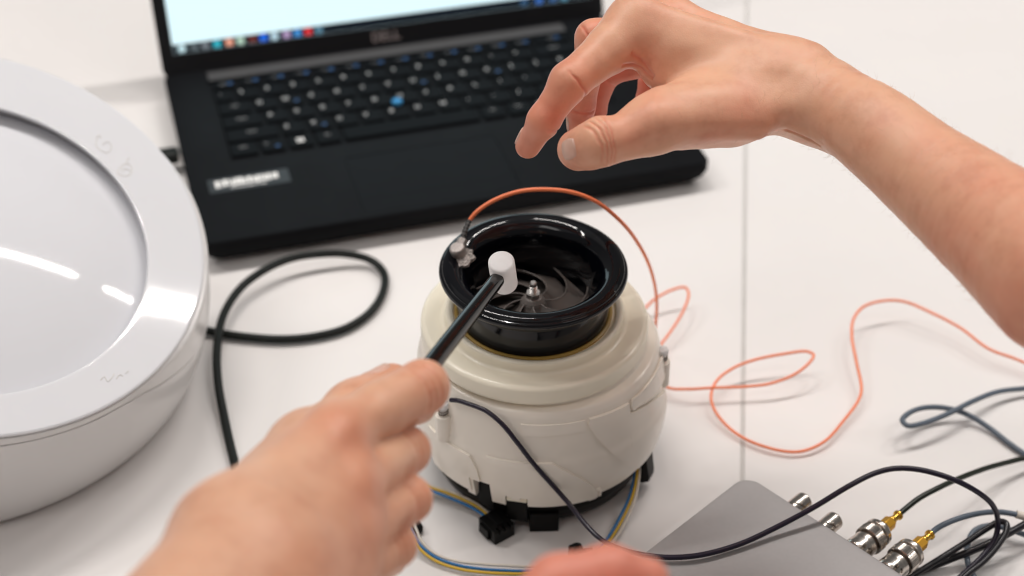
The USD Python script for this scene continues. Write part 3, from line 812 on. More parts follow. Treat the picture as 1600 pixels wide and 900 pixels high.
jd = -el                                             # sockets point away from the box
JU = []
for px, py in ((1229, 788), (1276, 820), (1327, 855), (1376, 889)):
    q = at(px, py, BZ)
    JU.append(np.dot(q - c0, er))
JZ = 0.0255


def knurl(r, z0, z1, n=48, d=0.00022):
    a = np.arange(2 * n) * np.pi / n
    rr = np.where(np.arange(2 * n) % 2, r, r - d)
    return mf.Manifold.extrude(mf.CrossSection([np.stack([rr * np.cos(a), rr * np.sin(a)], 1)]), z1 - z0).translate((0, 0, z0))


for i, u in enumerate(JU):
    A, o = frame(jd, V(0, 0, 1)), bx(u, 0.0006, JZ)
    jp = lathe(rounded_profile([(0.0, 0.0), (0.0058, 0.0), (0.0058, 0.0022), (0.0047, 0.0022), (0.0047, 0.0140), (0.0044, 0.0147), (0.0040, 0.0147), (0.0040, 0.004), (0.0, 0.004)], 0.0003), 40)
    jo = obj('socket', placed(jp, A, o), M['nickel'], box, smooth=30)
    lugs = [mf.Manifold.cylinder(0.0012, 0.0009, 0.0009, 14).rotate((0, 90, 0)).rotate((0, 0, a)).translate((0.0045 * math.cos(math.radians(a)), 0.0045 * math.sin(math.radians(a)), 0.0085)) for a in (40, 220)]
    obj('bayonet_lug', placed(join(*lugs), A, o), M['nickel'], jo, smooth=30)
    obj('insulator', placed(lathe([(0.0, 0.0105), (0.0030, 0.0105), (0.0030, 0.0040), (0.0, 0.0040)][::-1], 24), A, o), M['print_white'], jo, smooth=30)
    if i < 2:
        pr = tube([V(0.0048 * math.cos(a), 0.0048 * math.sin(a), 0.0056 + 0.0035 * t) for t, a in zip(np.linspace(0, 1, 9), np.linspace(0.1, 1.2, 9))], 0.0003, 5)
        obj('slot_mark', placed(pr, A, o), M['nickel_dark'], jo, smooth=True)


def plug_parts(t, i):
    A, o = frame(jd, V(0, 0, 1)), bx(JU[i], 0.0006, JZ)
    shell = mf.Manifold.revolve(mf.CrossSection([np.array(rounded_profile([(0.0051, 0.0022), (0.0068, 0.0022), (0.0070, 0.0040), (0.0066, 0.0095), (0.0066, 0.0125), (0.0051, 0.0125)], 0.0004))]), 56)
    shell = shell - mf.Manifold.cylinder(0.02, 0.0011, 0.0011, 14).rotate((0, 90, 55)).translate((0, 0, 0.0065)) - mf.Manifold.cube((0.02, 0.0016, 0.006), True).translate((0.01, 0, 0.0035)).rotate((0, 0, 30))
    s_ = obj('bayonet_shell', placed(shell, A, o), M['nickel'], t, smooth=30)
    obj('lug', placed(mf.Manifold.cylinder(0.0012, 0.0009, 0.0009, 14).rotate((0, 90, 0)).rotate((0, 0, 55)).translate((0.0048 * math.cos(math.radians(55)), 0.0048 * math.sin(math.radians(55)), 0.0065)), A, o), M['nickel'], s_, smooth=30)
    obj('neck', placed(lathe([(0.0, 0.0123), (0.0056, 0.0123), (0.0056, 0.0142), (0.0, 0.0142)], 40), A, o), M['nickel_dark'], t, smooth=30)
    kn = knurl(0.0076, 0.0138, 0.0196) ^ mf.Manifold.revolve(mf.CrossSection([np.array([(0, 0.0137), (0.0070, 0.0137), (0.0077, 0.0143), (0.0077, 0.0190), (0.0070, 0.0197), (0, 0.0197)])]), 64)
    obj('knurled_ring', placed(kn, A, o), M['nickel'], t, smooth=20)
    obj('rear_flange', placed(lathe(rounded_profile([(0.0, 0.0196), (0.0060, 0.0196), (0.0060, 0.0206), (0.0073, 0.0212), (0.0073, 0.0236), (0.0062, 0.0246), (0.0042, 0.0252), (0.0038, 0.0272), (0.0, 0.0272)], 0.0004), 48), A, o), M['nickel'], t, smooth=30)
    obj('gold_nut', placed(mf.Manifold.cylinder(0.0058, 0.0037, 0.0036, 6).translate((0, 0, 0.0270)) ^ mf.Manifold.cylinder(0.0058, 0.00355, 0.00355, 28).translate((0, 0, 0.0270)), A, o), M['gold_matte'], t, smooth=20)
    obj('gold_ferrule', placed(lathe(rounded_profile([(0.0, 0.0326), (0.0021, 0.0326), (0.0023, 0.0345), (0.0018, 0.0352), (0.0018, 0.0385), (0.0026, 0.0388), (0.0026, 0.0400), (0.0, 0.0402)], 0.0002), 28), A, o), M['gold'], t, smooth=30)
    return o + jd * 0.0400, jd


lead_a = thing('signal_lead', 'dark green-black lead with a silver and gold plug in the third socket', 'cable')
e, d = plug_parts(lead_a, 2)
obj('sheath', tube(spline([e - d * 0.003, e + d * 0.006, at(1437, 778, .0265), at(1465, 763, .026), at(1500, 747, .022), at(1540, 732, .016), at(1572, 723, .011), at(1610, 714, .008), at(1680, 706, .003)], 10), 0.00145, 12), M['green_black_cable'], lead_a, smooth=True)
lead_b = thing('signal_lead', 'grey-blue lead with a silver and gold plug in the fourth socket, looping forward', 'cable')
e, d = plug_parts(lead_b, 3)
obj('sheath', tube(spline([e - d * 0.003, e + d * 0.006, at(1490, 813, .0255), at(1525, 803, .023), at(1560, 800, .018), at(1592, 805, .016), at(1640, 822, .010), at(1650, 842, .006), at(1610, 838, .005), at(1577, 827, .006), at(1548, 821, .007), at(1523, 829, .007), at(1512, 850, .006), at(1512, 878, .005), at(1522, 902, .004), at(1545, 950, .003)], 10), 0.00145, 12), M['grey_cable'], lead_b, smooth=True)
obj('marker_sleeve', tube([at(1588, 803.5, .0165), at(1608, 809, .015)], 0.0021, 12), M['wire_white'], lead_b, smooth=40)
grey = thing('grey_lead', 'thin grey-blue lead crossing itself in a narrow loop near the right edge', 'cable')
obj('sheath', tube(spline([at(*p) for p in ((1680, 600, .004), (1600, 607, .005), (1560, 612, .007), (1520, 627, .010), (1478, 648, .012), (1440, 662, .0125), (1418, 665, .013), (1410, 657, .013), (1421, 645, .0125), (1445, 637, .011), (1480, 638, .008), (1512, 648, .0055), (1545, 668, .003), (1580, 695, .0022), (1640, 735, .002))], 10), 0.0015, 12), M['grey_cable'], grey, smooth=True)

# black lead from the fan motor's left pin, over the box, to the tangle at the lower right
vio = thing('pickup_lead', 'thin black lead running from the fan motor across the grey box to the cable tangle', 'cable')
q0 = at(704, 625, .0615)
vp = [(704, 625, .0615), (716, 626, .0640), (729, 630, .0650), (746, 636, .0650), (761, 643, .0640), (784, 662, .0610), (807, 690, .0560), (834, 725, .0480), (866, 761, .0390), (889, 787, .0330), (911, 815, .0300), (931, 836, .0290), (950, 850, .0300), (977, 861, .0330), (1011, 868, .0365), (1050, 871, .0370), (1096, 867, .0370), (1154, 851, .0370), (1213, 824, .0390), (1271, 793, .0430), (1329, 758, .0480), (1368, 739, .0500), (1399, 732, .0510), (1437, 734, .0510), (1484, 747, .0480), (1523, 766, .0420), (1550, 788, .0330), (1559, 812, .0230), (1556, 838, .0160), (1536, 868, .0110), (1502, 900, .0070), (1440, 960, .0030)]
PV = spline([at(*p) for p in vp], 10)
for i in range(len(PV)):                       # the lead lies against the outside of the fan motor's housing
    d = unit(CAM - PV[i])
    for _ in range(400):
        rel = PV[i] - FC
        if rel[2] > 0.095 or math.hypot(rel[0], rel[1]) > (prof_r(rel[2]) if rel[2] > 0.02 else 0.062) + 0.0022:
            break
        PV[i] = PV[i] + d * 0.0003
PV[1:-1] = (PV[:-2] + 2 * PV[1:-1] + PV[2:]) / 4
obj('sheath', tube(PV, np.interp(np.arange(len(vp) * 10 - 9), [0, 140, 200], [0.00115, 0.0013, 0.0014]), 12), M['violet_cable'], vio, smooth=True)
bl = thing('black_lead', 'thick black lead running up from the bottom edge to the right edge, lower right', 'cable')
obj('sheath', tube(spline([at(*p) for p in ((1330, 945, .002), (1410, 902, .0025), (1450, 888, .0035), (1484, 874, .005), (1520, 860, .009), (1554, 845, .013), (1600, 820, .014), (1660, 785, .012))], 10), 0.0019, 12), M['black_cable'], bl, smooth=True)
bl2 = thing('black_lead', 'black lead bent back in a tight hairpin within the lower right tangle', 'cable')
obj('sheath', tube(spline([at(*p) for p in ((1340, 950, .006), (1420, 903, .008), (1472, 871, .010), (1510, 847, .0125), (1545, 824, .0165), (1562, 815, .019), (1572, 818, .020), (1572, 830, .019), (1560, 851, .0165), (1538, 876, .014), (1508, 900, .012), (1450, 960, .008))], 10), 0.0016, 12), M['black_cable'], bl2, smooth=True)

# ---------------------------------------------------------------- three-wire harnesses of the fan motor
def wires(t, path, offs, r=0.00075):
    P_ = spline([at(*p) for p in path], 10)
    T = np.gradient(P_, axis=0); T /= np.linalg.norm(T, axis=1, keepdims=True)
    S = np.cross(T, V(0, 0, 1)); S /= np.linalg.norm(S, axis=1, keepdims=True)
    w = np.linspace(0, 1, len(P_))
    for nm, mt, k, h in offs:
        wob = 1 + 0.25 * np.sin(w * 9 + k * 3)
        obj(nm, tube(P_ + S * (k * 0.0016 * wob)[:, None] + V(0, 0, 1) * h, r, 9), M[mt], t, smooth=True)


TRI = [('blue_wire', 'wire_blue', 1.0, 0.0), ('yellow_wire', 'wire_yellow', 0.0, 0.0006), ('white_wire', 'wire_white', -1.0, 0.0002)]
h1_ = thing('wire_harness', 'blue, yellow and white wires ending in a black block connector before the fan motor', 'wires')
wires(h1_, [(600, 752, .004), (640, 755, .005), (675, 764, .006), (710, 776, .0065), (742, 791, .006), (762, 806, .0055), (772, 818, .0050)], TRI)
con = mf.Manifold.batch_hull([rbox(0.0125, 0.0145, 0.0085, 0.0006)])
con = con - mf.Manifold.cube((0.0012, 0.006, 0.004), True).translate((0.0032, -0.0075, 0.0085)) - mf.Manifold.cube((0.0012, 0.006, 0.004), True).translate((-0.0032, -0.0075, 0.0085)) - mf.Manifold.cube((0.0012, 0.006, 0.004), True).translate((0.0, -0.0075, 0.0085))
con = con + mf.Manifold.batch_hull([rbox(0.0042, 0.0095, 0.001, 0.0004).translate((0, 0.001, 0.0085))]) + rbox(0.0018, 0.008, 0.006, 0.0004).translate((-0.0069, 0.001, 0.0012))
cm = at(776, 832, 0.0)
obj('connector', placed(con, frame(V(0, 0, 1), unit(at(803, 838) - at(766, 858))), V(cm[0], cm[1], 0.0003)), M['connector'], h1_, smooth=20)
h2_ = thing('wire_harness', 'blue, yellow and white wires hanging from the right foot of the fan motor', 'wires')
wires(h2_, [(994, 712, .018), (996, 728, .0165), (994, 750, .0135), (987, 780, .0095), (974, 810, .006), (958, 838, .004), (936, 866, .0026), (905, 892, .0022), (870, 915, .002)], TRI)
obj('sleeve', tube(spline([at(985, 706, .0165), at(983, 722, .0150), at(988, 738, .0130)], 8), 0.0015, 10), M['relief'], h2_, smooth=True)
h3_ = thing('wire_harness', 'white, blue and yellow wires curving along the bottom edge below the fan motor', 'wires')
wires(h3_, [(628, 800, .010), (640, 826, .008), (655, 852, .0055), (680, 872, .0035), (715, 884, .0028), (755, 890, .0025), (800, 893, .0024), (850, 895, .0024), (910, 905, .0024)], [('white_wire', 'wire_white', -1.6, 0.0006), ('blue_wire', 'wire_blue', -0.3, 0.0), ('yellow_wire', 'wire_yellow', 0.9, 0.0)])
pl = thing('loose_connector', 'small black connector lying upright at the bottom edge, right of the block connector', 'connector')
cn = at(899, 872, 0.0)
obj('shell', placed(rbox(0.0070, 0.0050, 0.0085, 0.0014) + rbox(0.0040, 0.0030, 0.0100, 0.0012), frame(V(0, 0, 1), V(1, 0.35, 0)), V(cn[0], cn[1], 0.0003)), M['connector'], pl, smooth=30)
obj('rear_boot', placed(mf.Manifold.cylinder(0.006, 0.0022, 0.0014, 18).rotate((0, 90, 0)), frame(V(0, 0, 1), V(1, 0.3, 0)), V(cn[0] + 0.003, cn[1], 0.0035)), M['connector'], pl, smooth=30)
pl2 = thing('loose_connector', 'tiny black connector on the table peeping out below the ring finger', 'connector')
cn = at(650, 828, 0.0)
obj('shell', placed(rbox(0.0055, 0.0075, 0.0050, 0.0010) + rbox(0.0030, 0.0090, 0.0035, 0.0008), frame(V(0, 0, 1), V(1, 0.5, 0)), V(cn[0], cn[1], 0.0003)), M['connector'], pl2, smooth=30)

# ---------------------------------------------------------------- hands: one continuous skin grown round a skeleton
def cone_d(p, a, b, ra, rb):
    ab = b - a
    t = np.clip((p - a) @ ab / max(ab @ ab, 1e-12), 0, 1)
    d = p - a - t[:, None] * ab
    return np.sqrt(np.einsum('ij,ij->i', d, d)) - (ra + t * (rb - ra))


def limb_d(p, bones):
    """distance to a limb of many short bones, taking only the bones near each point"""
    a = np.array([q[0] for q in bones] + [bones[-1][1]])
    ax = unit(a[-1] - a[0])
    t, ta = p @ ax, a @ ax
    out = np.full(len(p), 1e9)
    pad = 0.035
    for i, q in enumerate(bones):
        lo, hi = (-1e9 if i == 0 else min(ta[i], ta[i + 1]) - pad), (1e9 if i == len(bones) - 1 else max(ta[i], ta[i + 1]) + pad)
        m = (t > lo) & (t < hi)
        if m.any():
            out[m] = np.minimum(out[m], cone_d(p[m], *q))
    return out


def smin(a, b, k):
    h = np.maximum(k - np.abs(a - b), 0) / k
    return np.minimum(a, b) - h * h * k * 0.25


class Flesh:
    """groups of tapered bones; bones of a group melt into each other by k, the group into the rest by its own k"""

    def __init__(self):
        self.groups = []

    def add(self, bones, k, join_k):
        self.groups.append((bones, k, join_k))

    def __call__(self, p):
        out = None
        for bones, k, jk in self.groups:
            g = None
            for bone in bones:
                if isinstance(bone, list):       # a limb: many short bones, no bulging at their joints
                    d = limb_d(p, bone)
                else:
                    d = cone_d(p, *bone)
                g = d if g is None else smin(g, d, k)
            out = g if out is None else smin(out, g, jk)
        return out

    def grad(self, p, e=2e-4):
        g = np.stack([self(p + e * v) - self(p - e * v) for v in np.eye(3)], 1)
        return g / (np.linalg.norm(g, axis=1, keepdims=True) + 1e-12)

    def bounds(self):
        a = np.array([q for bs, _, _ in self.groups for bb in bs for (s, e, ra, rb) in (bb if isinstance(bb, list) else [bb]) for q in (s - ra, s + ra, e - rb, e + rb)])
        return a.min(0) - 0.006, a.max(0) + 0.006


def skin_mesh(f, h):
    """surface nets on a grid of step h, evaluated only near the surface"""
    lo, hi = f.bounds()
    n = np.ceil((hi - lo) / h).astype(int) // 4 * 4 + 5
    C4 = 4
    nc = (n - 1) // C4 + 1
    ax = [lo[i] + np.arange(n[i]) * h for i in range(3)]
    cg = np.stack(np.meshgrid(*[lo[i] + np.arange(nc[i]) * h * C4 for i in range(3)], indexing='ij'), -1)
    cd = f(cg.reshape(-1, 3)).reshape(nc)
    # a coarse estimate everywhere, exact values near the surface
    from scipy.ndimage import zoom
    G = np.empty(n, np.float32)
    ii = [np.arange(n[i]) / C4 for i in range(3)]
    from scipy.interpolate import RegularGridInterpolator
    gi = RegularGridInterpolator([np.arange(k) for k in nc], cd, bounds_error=False, fill_value=None)
    pts = np.stack(np.meshgrid(*ii, indexing='ij'), -1).reshape(-1, 3)
    G = gi(pts).reshape(n)
    near = np.abs(G) < h * 5
    idx = np.argwhere(near)
    vals = np.empty(len(idx))
    for s in range(0, len(idx), 200000):
        k = idx[s:s + 200000]
        vals[s:s + 200000] = f(lo + k * h)
    G[near] = vals
    inside = G < 0
    cellsum = sum(inside[a:n[0] - 1 + a, b:n[1] - 1 + b, c:n[2] - 1 + c].astype(np.int8) for a in (0, 1) for b in (0, 1) for c in (0, 1))
    active = (cellsum > 0) & (cellsum < 8)
    cells = np.argwhere(active)
    cid = -np.ones(active.shape, np.int64)
    cid[active] = np.arange(len(cells))
    acc = np.zeros((len(cells), 3)); cnt = np.zeros(len(cells))
    corners = [(a, b, c) for a in (0, 1) for b in (0, 1) for c in (0, 1)]
    for u in corners:
        for w in range(3):
            if u[w]:
                continue
            v = list(u); v[w] = 1
            ga = G[cells[:, 0] + u[0], cells[:, 1] + u[1], cells[:, 2] + u[2]]
            gb = G[cells[:, 0] + v[0], cells[:, 1] + v[1], cells[:, 2] + v[2]]
            m = (ga < 0) != (gb < 0)
            t = np.where(m, ga / np.where(m, ga - gb, 1), 0)
            p = np.array(u, float)[None] + t[:, None] * (np.array(v) - np.array(u))[None]
            acc[m] += p[m]; cnt[m] += 1
    verts = lo + (cells + acc / cnt[:, None]) * h
    faces = []
    for w in range(3):
        a1, a2 = (w + 1) % 3, (w + 2) % 3
        s0 = [slice(None)] * 3; s1 = [slice(None)] * 3
        s0[w] = slice(0, -1); s1[w] = slice(1, None)
        cross = inside[tuple(s0)] != inside[tuple(s1)]
        e = np.argwhere(cross)
        e = e[(e[:, a1] > 0) & (e[:, a2] > 0) & (e[:, a1] < n[a1] - 1) & (e[:, a2] < n[a2] - 1)]
        out = inside[tuple(e.T)]
        q = []
        for d1, d2 in ((-1, -1), (0, -1), (0, 0), (-1, 0)):
            c = e.copy(); c[:, a1] += d1; c[:, a2] += d2
            q.append(cid[tuple(c.T)])
        q = np.stack(q, 1)
        q[~out] = q[~out][:, ::-1]
        faces.append(q)
    q = np.vstack(faces)
    tris = np.vstack([q[:, [0, 1, 2]], q[:, [0, 2, 3]]])
    for _ in range(2):
        g = f.grad(verts)
        verts = verts - g * np.clip(f(verts), -h, h)[:, None]
    return trimesh.Trimesh(verts, tris, process=False)


def chain(pts, radii):
    return [(pts[i], pts[i + 1], radii[i], radii[i + 1]) for i in range(len(pts) - 1)]


def dents(v, nrm, specs):
    """pressed-in skin lines: (centre, direction across the line, width, depth, side, reach)"""
    out = v.copy()
    press = np.zeros(len(v))
    for c, ax, w, dep, side, reach in specs:
        q = v - c
        s = q @ unit(ax)
        s = s + 0.0005 * (meshkit.noise(v * 260 + 7) - 0.5) * 2
        rad = q - (q @ unit(ax))[:, None] * unit(ax)
        rl = np.linalg.norm(rad, axis=1)
        face = (rad @ unit(side)) / (rl + 1e-9)
        k = np.exp(-(s / w) ** 2) * np.clip((face - 0.15) / 0.35, 0, 1) * (rl < reach)
        out -= nrm * (dep * k)[:, None]
        press += k
    return out, np.clip(press, 0, 1)


def ray_to_skin(f, p, d, n=60):
    p = p.copy()
    for _ in range(n):
        p = p + d * f(p[None])[0] * 0.9
    return p


def nail(f, c, along, out, wid, length):
    """nail plate lying on the skin; c a point on the finger's axis under the nail's middle"""
    along, out = unit(along), unit(out - along * np.dot(out, unit(along)))
    across = np.cross(out, along)
    nu, nv = 15, 13
    U_, V_ = np.meshgrid(np.linspace(-1, 1, nu), np.linspace(-1, 1, nv), indexing='ij')
    # squircle outline, rounder towards the tip
    Ue, Ve = U_ * np.sqrt(1 - 0.36 * V_ ** 2), V_ * np.sqrt(1 - 0.36 * U_ ** 2)
    base = c + out * 0.02
    P_ = base + across * (Ue[..., None] * wid / 2) + along * (Ve[..., None] * length / 2)
    P_ = P_.reshape(-1, 3)
    for _ in range(40):
        P_ = P_ - out * (f(P_) * 0.8)[:, None]
    edge = np.maximum(np.abs(U_), np.abs(V_)).reshape(-1)
    lift = np.where(edge > 0.99, -0.0005, 0.00035 + 0.0002 * (1 - edge ** 2))
    P_ = P_ + f.grad(P_) * lift[:, None]
    i, j = np.meshgrid(np.arange(nu - 1), np.arange(nv - 1), indexing='ij')
    q = np.stack([i * nv + j, (i + 1) * nv + j, (i + 1) * nv + j + 1, i * nv + j + 1], -1).reshape(-1, 4)
    t = np.vstack([q[:, [0, 1, 2]], q[:, [0, 2, 3]]])
    m = trimesh.Trimesh(P_, t, process=False)
    if (m.face_normals @ out).mean() < 0:
        m.faces = m.faces[:, ::-1]
    return m


SKIN0, SKINR = V(0.76, 0.415, 0.27), V(0.69, 0.215, 0.135)


def person(label, f, h, reds, specs, nails, base=SKIN0, red=SKINR, fine=1, hair=None):
    m = skin_mesh(f, h)
    v, nr = m.vertices.copy(), None
    for _ in range(fine):
        m = trimesh.Trimesh(*trimesh.remesh.subdivide(m.vertices, m.faces), process=False)
        v = m.vertices
        g = f.grad(v)
        v = v - g * np.clip(f(v), -h, h)[:, None]
    g = f.grad(v)
    # broad unevenness, then lines
    v = v + g * (0.0009 * (meshkit.fbm(v * 55, 3) - 0.5))[:, None]
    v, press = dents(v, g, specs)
    tone = 0.35 * press  # shade in the creases, put into the skin colour as a red tint
    for c, r, k in reds:
        tone += k * np.exp(-np.sum((v - c) ** 2, 1) / r ** 2)
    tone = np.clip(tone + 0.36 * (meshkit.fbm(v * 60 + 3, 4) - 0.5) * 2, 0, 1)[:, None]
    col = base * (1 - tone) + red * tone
    t = UsdGeom.Xform.Define(stage, '/World/' + numbered('/World', 'person'))
    tag(t, label, 'person')
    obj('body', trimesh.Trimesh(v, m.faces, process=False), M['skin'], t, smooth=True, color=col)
    if hair:
        a_, b_, count, lean_ = hair
        rng = np.random.RandomState(11)
        k = np.nonzero(((v - a_) @ unit(b_ - a_) > 0) & ((v - a_) @ unit(b_ - a_) < np.linalg.norm(b_ - a_)))[0]
        k = rng.choice(k, count, replace=False)
        pts, wid = [], []
        for i in k:
            L_ = rng.uniform(0.002, 0.0052)
            d0 = unit(g[i] * 0.55 + unit(lean_ + rng.normal(0, 0.35, 3)))
            d1 = unit(d0 + unit(lean_) * 0.5 - g[i] * 0.25)
            pts += [v[i], v[i] + d0 * L_ * 0.35, v[i] + d0 * L_ * 0.6 + d1 * L_ * 0.1, v[i] + d0 * L_ * 0.6 + d1 * L_ * 0.4]
            wid += [0.000045, 0.000045, 0.00004, 0.00002]
        c = UsdGeom.BasisCurves.Define(stage, path_of(t) + '/arm_hair')
        c.CreateTypeAttr('cubic'); c.CreateBasisAttr('bspline'); c.CreateWrapAttr('pinned')
        c.CreatePointsAttr(Vt.Vec3fArray.FromNumpy(np.array(pts, np.float32)))
        c.CreateCurveVertexCountsAttr(Vt.IntArray.FromNumpy(np.full(count, 4, np.int32)))
        c.CreateWidthsAttr(Vt.FloatArray.FromNumpy(np.array(wid, np.float32))); c.SetWidthsInterpolation('vertex')
        UsdShade.MaterialBindingAPI.Apply(c.GetPrim()).Bind(M['hair'])
    for nm, c, al, ou, w, l in nails:
        obj(nm, nail(f, c, al, ou, w, l), M['nail'], t, smooth=True)
    return t


def limb(pts, n=4):
    """smoothly tapering limb through (point, radius) stations"""
    q = np.array([np.r_[p, r * 3] for p, r in pts])
    q = spline(q, n)
    return [(q[i, :3], q[i + 1, :3], q[i, 3] / 3, q[i + 1, 3] / 3) for i in range(len(q) - 1)]


def knuckle_out(p):
    """which way a finger's back faces, from its bend"""
    return unit(p[1] - (p[0] + p[2]) / 2)


# right hand reaching in from the right
F = Flesh()
el_, wr = far(1660, 437, 0.585), far(1266, 150, 0.690)
el2, wr2 = far(1660, 440, 0.625), far(1266, 152, 0.712)
F.add([limb([(el_, 0.0290), (far(1545, 345, 0.618), 0.0245), (far(1440, 264, 0.645), 0.0206), (far(1345, 190, 0.668), 0.0186), (wr, 0.0150)]), limb([(el2, 0.0285), (far(1545, 348, 0.652), 0.0238), (far(1440, 268, 0.675), 0.0198), (far(1345, 193, 0.695), 0.0178), (wr2, 0.0145)])], 0.014, 0.01)
cI, cM, cR, cP = far(1205, 130, 0.694), far(1203, 124, 0.710), far(1203, 128, 0.727), far(1206, 138, 0.742)
I0, M0, R0, L0 = far(990, 47, 0.700), far(1048, 47, 0.720), far(1085, 66, 0.740), far(1120, 95, 0.755)
F.add([(cI, I0, 0.0148, 0.0116), (cM, M0, 0.0148, 0.0118), (cR, R0, 0.0140, 0.0110), (cP, L0, 0.0132, 0.0100), (wr, cI, 0.0143, 0.0146), (wr2, cP, 0.0138, 0.0130)], 0.013, 0.018)
F.add([(far(1110, 112, 0.704), far(1036, 108, 0.700), 0.0105, 0.0100), (far(1180, 152, 0.706), far(1052, 92, 0.712), 0.0135, 0.0105), (far(1180, 152, 0.722), far(1110, 122, 0.748), 0.0135, 0.0105)], 0.012, 0.010)   # the palm's flesh
tc, tm, ti, tt = far(1158, 160, 0.686), far(1016, 196, 0.664), far(940, 221, 0.656), far(903, 234, 0.670)
F.add([(tc, tm, 0.0152, 0.0114), (far(1130, 170, 0.690), far(1060, 178, 0.682), 0.0158, 0.0128)], 0.012, 0.011)
F.add([(tm, far(976, 214, 0.659), 0.0113, 0.0089), (far(976, 214, 0.659), ti, 0.0089, 0.0099), (ti, tt, 0.0097, 0.0080), (far(914, 232, 0.661), tt, 0.0088, 0.0078)], 0.004, 0.008)
I = [I0, far(890, 128, 0.683), far(849, 189, 0.687), far(825, 228, 0.700)]
Mi = [M0, far(928, 60, 0.716), far(907, 165, 0.736), far(905, 215, 0.748)]
Ri = [R0, far(944, 108, 0.748), far(925, 175, 0.764), far(914, 215, 0.770)]
Li = [L0, far(1022, 126, 0.768), far(1004, 176, 0.779), far(996, 208, 0.786)]
F.add(chain(I, [0.0120, 0.0083, 0.0068, 0.0057]) + [(I0, I[1] * .35 + I0 * .65, 0.0122, 0.0102)], 0.004, 0.007)
F.add(chain(Mi, [0.0118, 0.0080, 0.0064, 0.0056]), 0.004, 0.0035)
F.add(chain(Ri, [0.0110, 0.0078, 0.0062, 0.0054]), 0.004, 0.0035)
F.add(chain(Li, [0.0098, 0.0068, 0.0056, 0.0049]), 0.004, 0.0035)
# tendons and the wrist bone
up_ = V(0, 0.45, 0.9)
F.add([(wr + up_ * 0.0155, I0 + up_ * 0.0098, 0.0032, 0.0030)], 0.004, 0.009)
F.add([(wr + up_ * 0.0150 + V(0, 0.004, 0), M0 + up_ * 0.0098, 0.0032, 0.0030)], 0.004, 0.009)
F.add([(far(1235, 172, 0.676), far(1040, 160, 0.664), 0.0040, 0.0032)], 0.004, 0.012)
F.add([(far(1180, 196, 0.672), far(1030, 188, 0.655), 0.0042, 0.0034)], 0.004, 0.012)
F.add([(I0 + up_ * 0.004, I0 + up_ * 0.0042, 0.0098, 0.0098)], 0.004, 0.006)
F.add([(M0 + up_ * 0.004, M0 + up_ * 0.0042, 0.0098, 0.0098)], 0.004, 0.006)
ax_t = ti - tm
cam_side = unit(CAM - ti)
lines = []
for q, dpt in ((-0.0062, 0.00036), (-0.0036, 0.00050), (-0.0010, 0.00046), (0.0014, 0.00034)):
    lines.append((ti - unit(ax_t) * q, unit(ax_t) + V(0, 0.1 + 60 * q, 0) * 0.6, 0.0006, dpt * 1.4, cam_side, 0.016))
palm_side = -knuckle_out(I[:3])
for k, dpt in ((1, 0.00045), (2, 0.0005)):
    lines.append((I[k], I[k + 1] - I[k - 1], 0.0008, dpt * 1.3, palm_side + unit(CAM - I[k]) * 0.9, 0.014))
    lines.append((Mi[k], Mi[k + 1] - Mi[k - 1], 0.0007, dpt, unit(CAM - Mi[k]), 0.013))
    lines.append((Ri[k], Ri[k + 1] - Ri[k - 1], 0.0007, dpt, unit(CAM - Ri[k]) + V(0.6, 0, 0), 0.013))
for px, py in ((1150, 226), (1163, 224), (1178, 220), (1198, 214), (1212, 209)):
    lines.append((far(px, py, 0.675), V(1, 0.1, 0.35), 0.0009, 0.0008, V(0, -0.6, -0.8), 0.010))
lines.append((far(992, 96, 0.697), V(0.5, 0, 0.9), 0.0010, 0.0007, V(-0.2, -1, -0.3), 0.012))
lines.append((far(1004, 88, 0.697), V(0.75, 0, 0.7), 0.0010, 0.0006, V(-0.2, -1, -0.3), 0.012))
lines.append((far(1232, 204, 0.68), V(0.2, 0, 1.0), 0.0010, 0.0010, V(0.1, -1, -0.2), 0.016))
reds = [(p, 0.016, 0.55) for p in (I[1], Mi[1], Ri[1])] + [(I[2], 0.012, 0.6), (I[3], 0.013, 0.85), (Mi[2], 0.022, 0.9), (Ri[2], 0.022, 1.0), (Ri[1], 0.016, 0.9), (Li[1], 0.02, 1.0), (tt, 0.014, 0.55), (ti, 0.012, 0.45), (I0, 0.015, 0.35), (M0, 0.015, 0.35), (far(1150, 200, 0.66), 0.022, 0.40), (far(1010, 180, 0.655), 0.014, 0.25), (far(1000, 100, 0.69), 0.010, 0.5), (el_, 0.055, 0.45)]
nails = [('thumbnail', tt * 0.80 + ti * 0.20, tt - ti, unit(CAM - tt) + V(-0.55, 0.0, -0.05), 0.0104, 0.0118)]
for nm, c_, wd, ln in (('index_nail', I, 0.0085, 0.0100), ('middle_nail', Mi, 0.0090, 0.0105), ('ring_nail', Ri, 0.0085, 0.0100), ('little_nail', Li, 0.0072, 0.0085)):
    o_ = knuckle_out(c_[:3]) if nm != 'index_nail' else V(-0.8, 0.55, 0.25)
    nails.append((nm, c_[3] * 0.8 + c_[2] * 0.2, c_[3] - c_[2], o_, wd, ln))
right = person("bare right hand and forearm reaching in from the right above the fan motor", F, 0.0018, reds, lines, nails, fine=2, hair=(far(1290, 160, 0.69), el_, 1100, wr - el_ + V(0, 0.02, 0.0)))

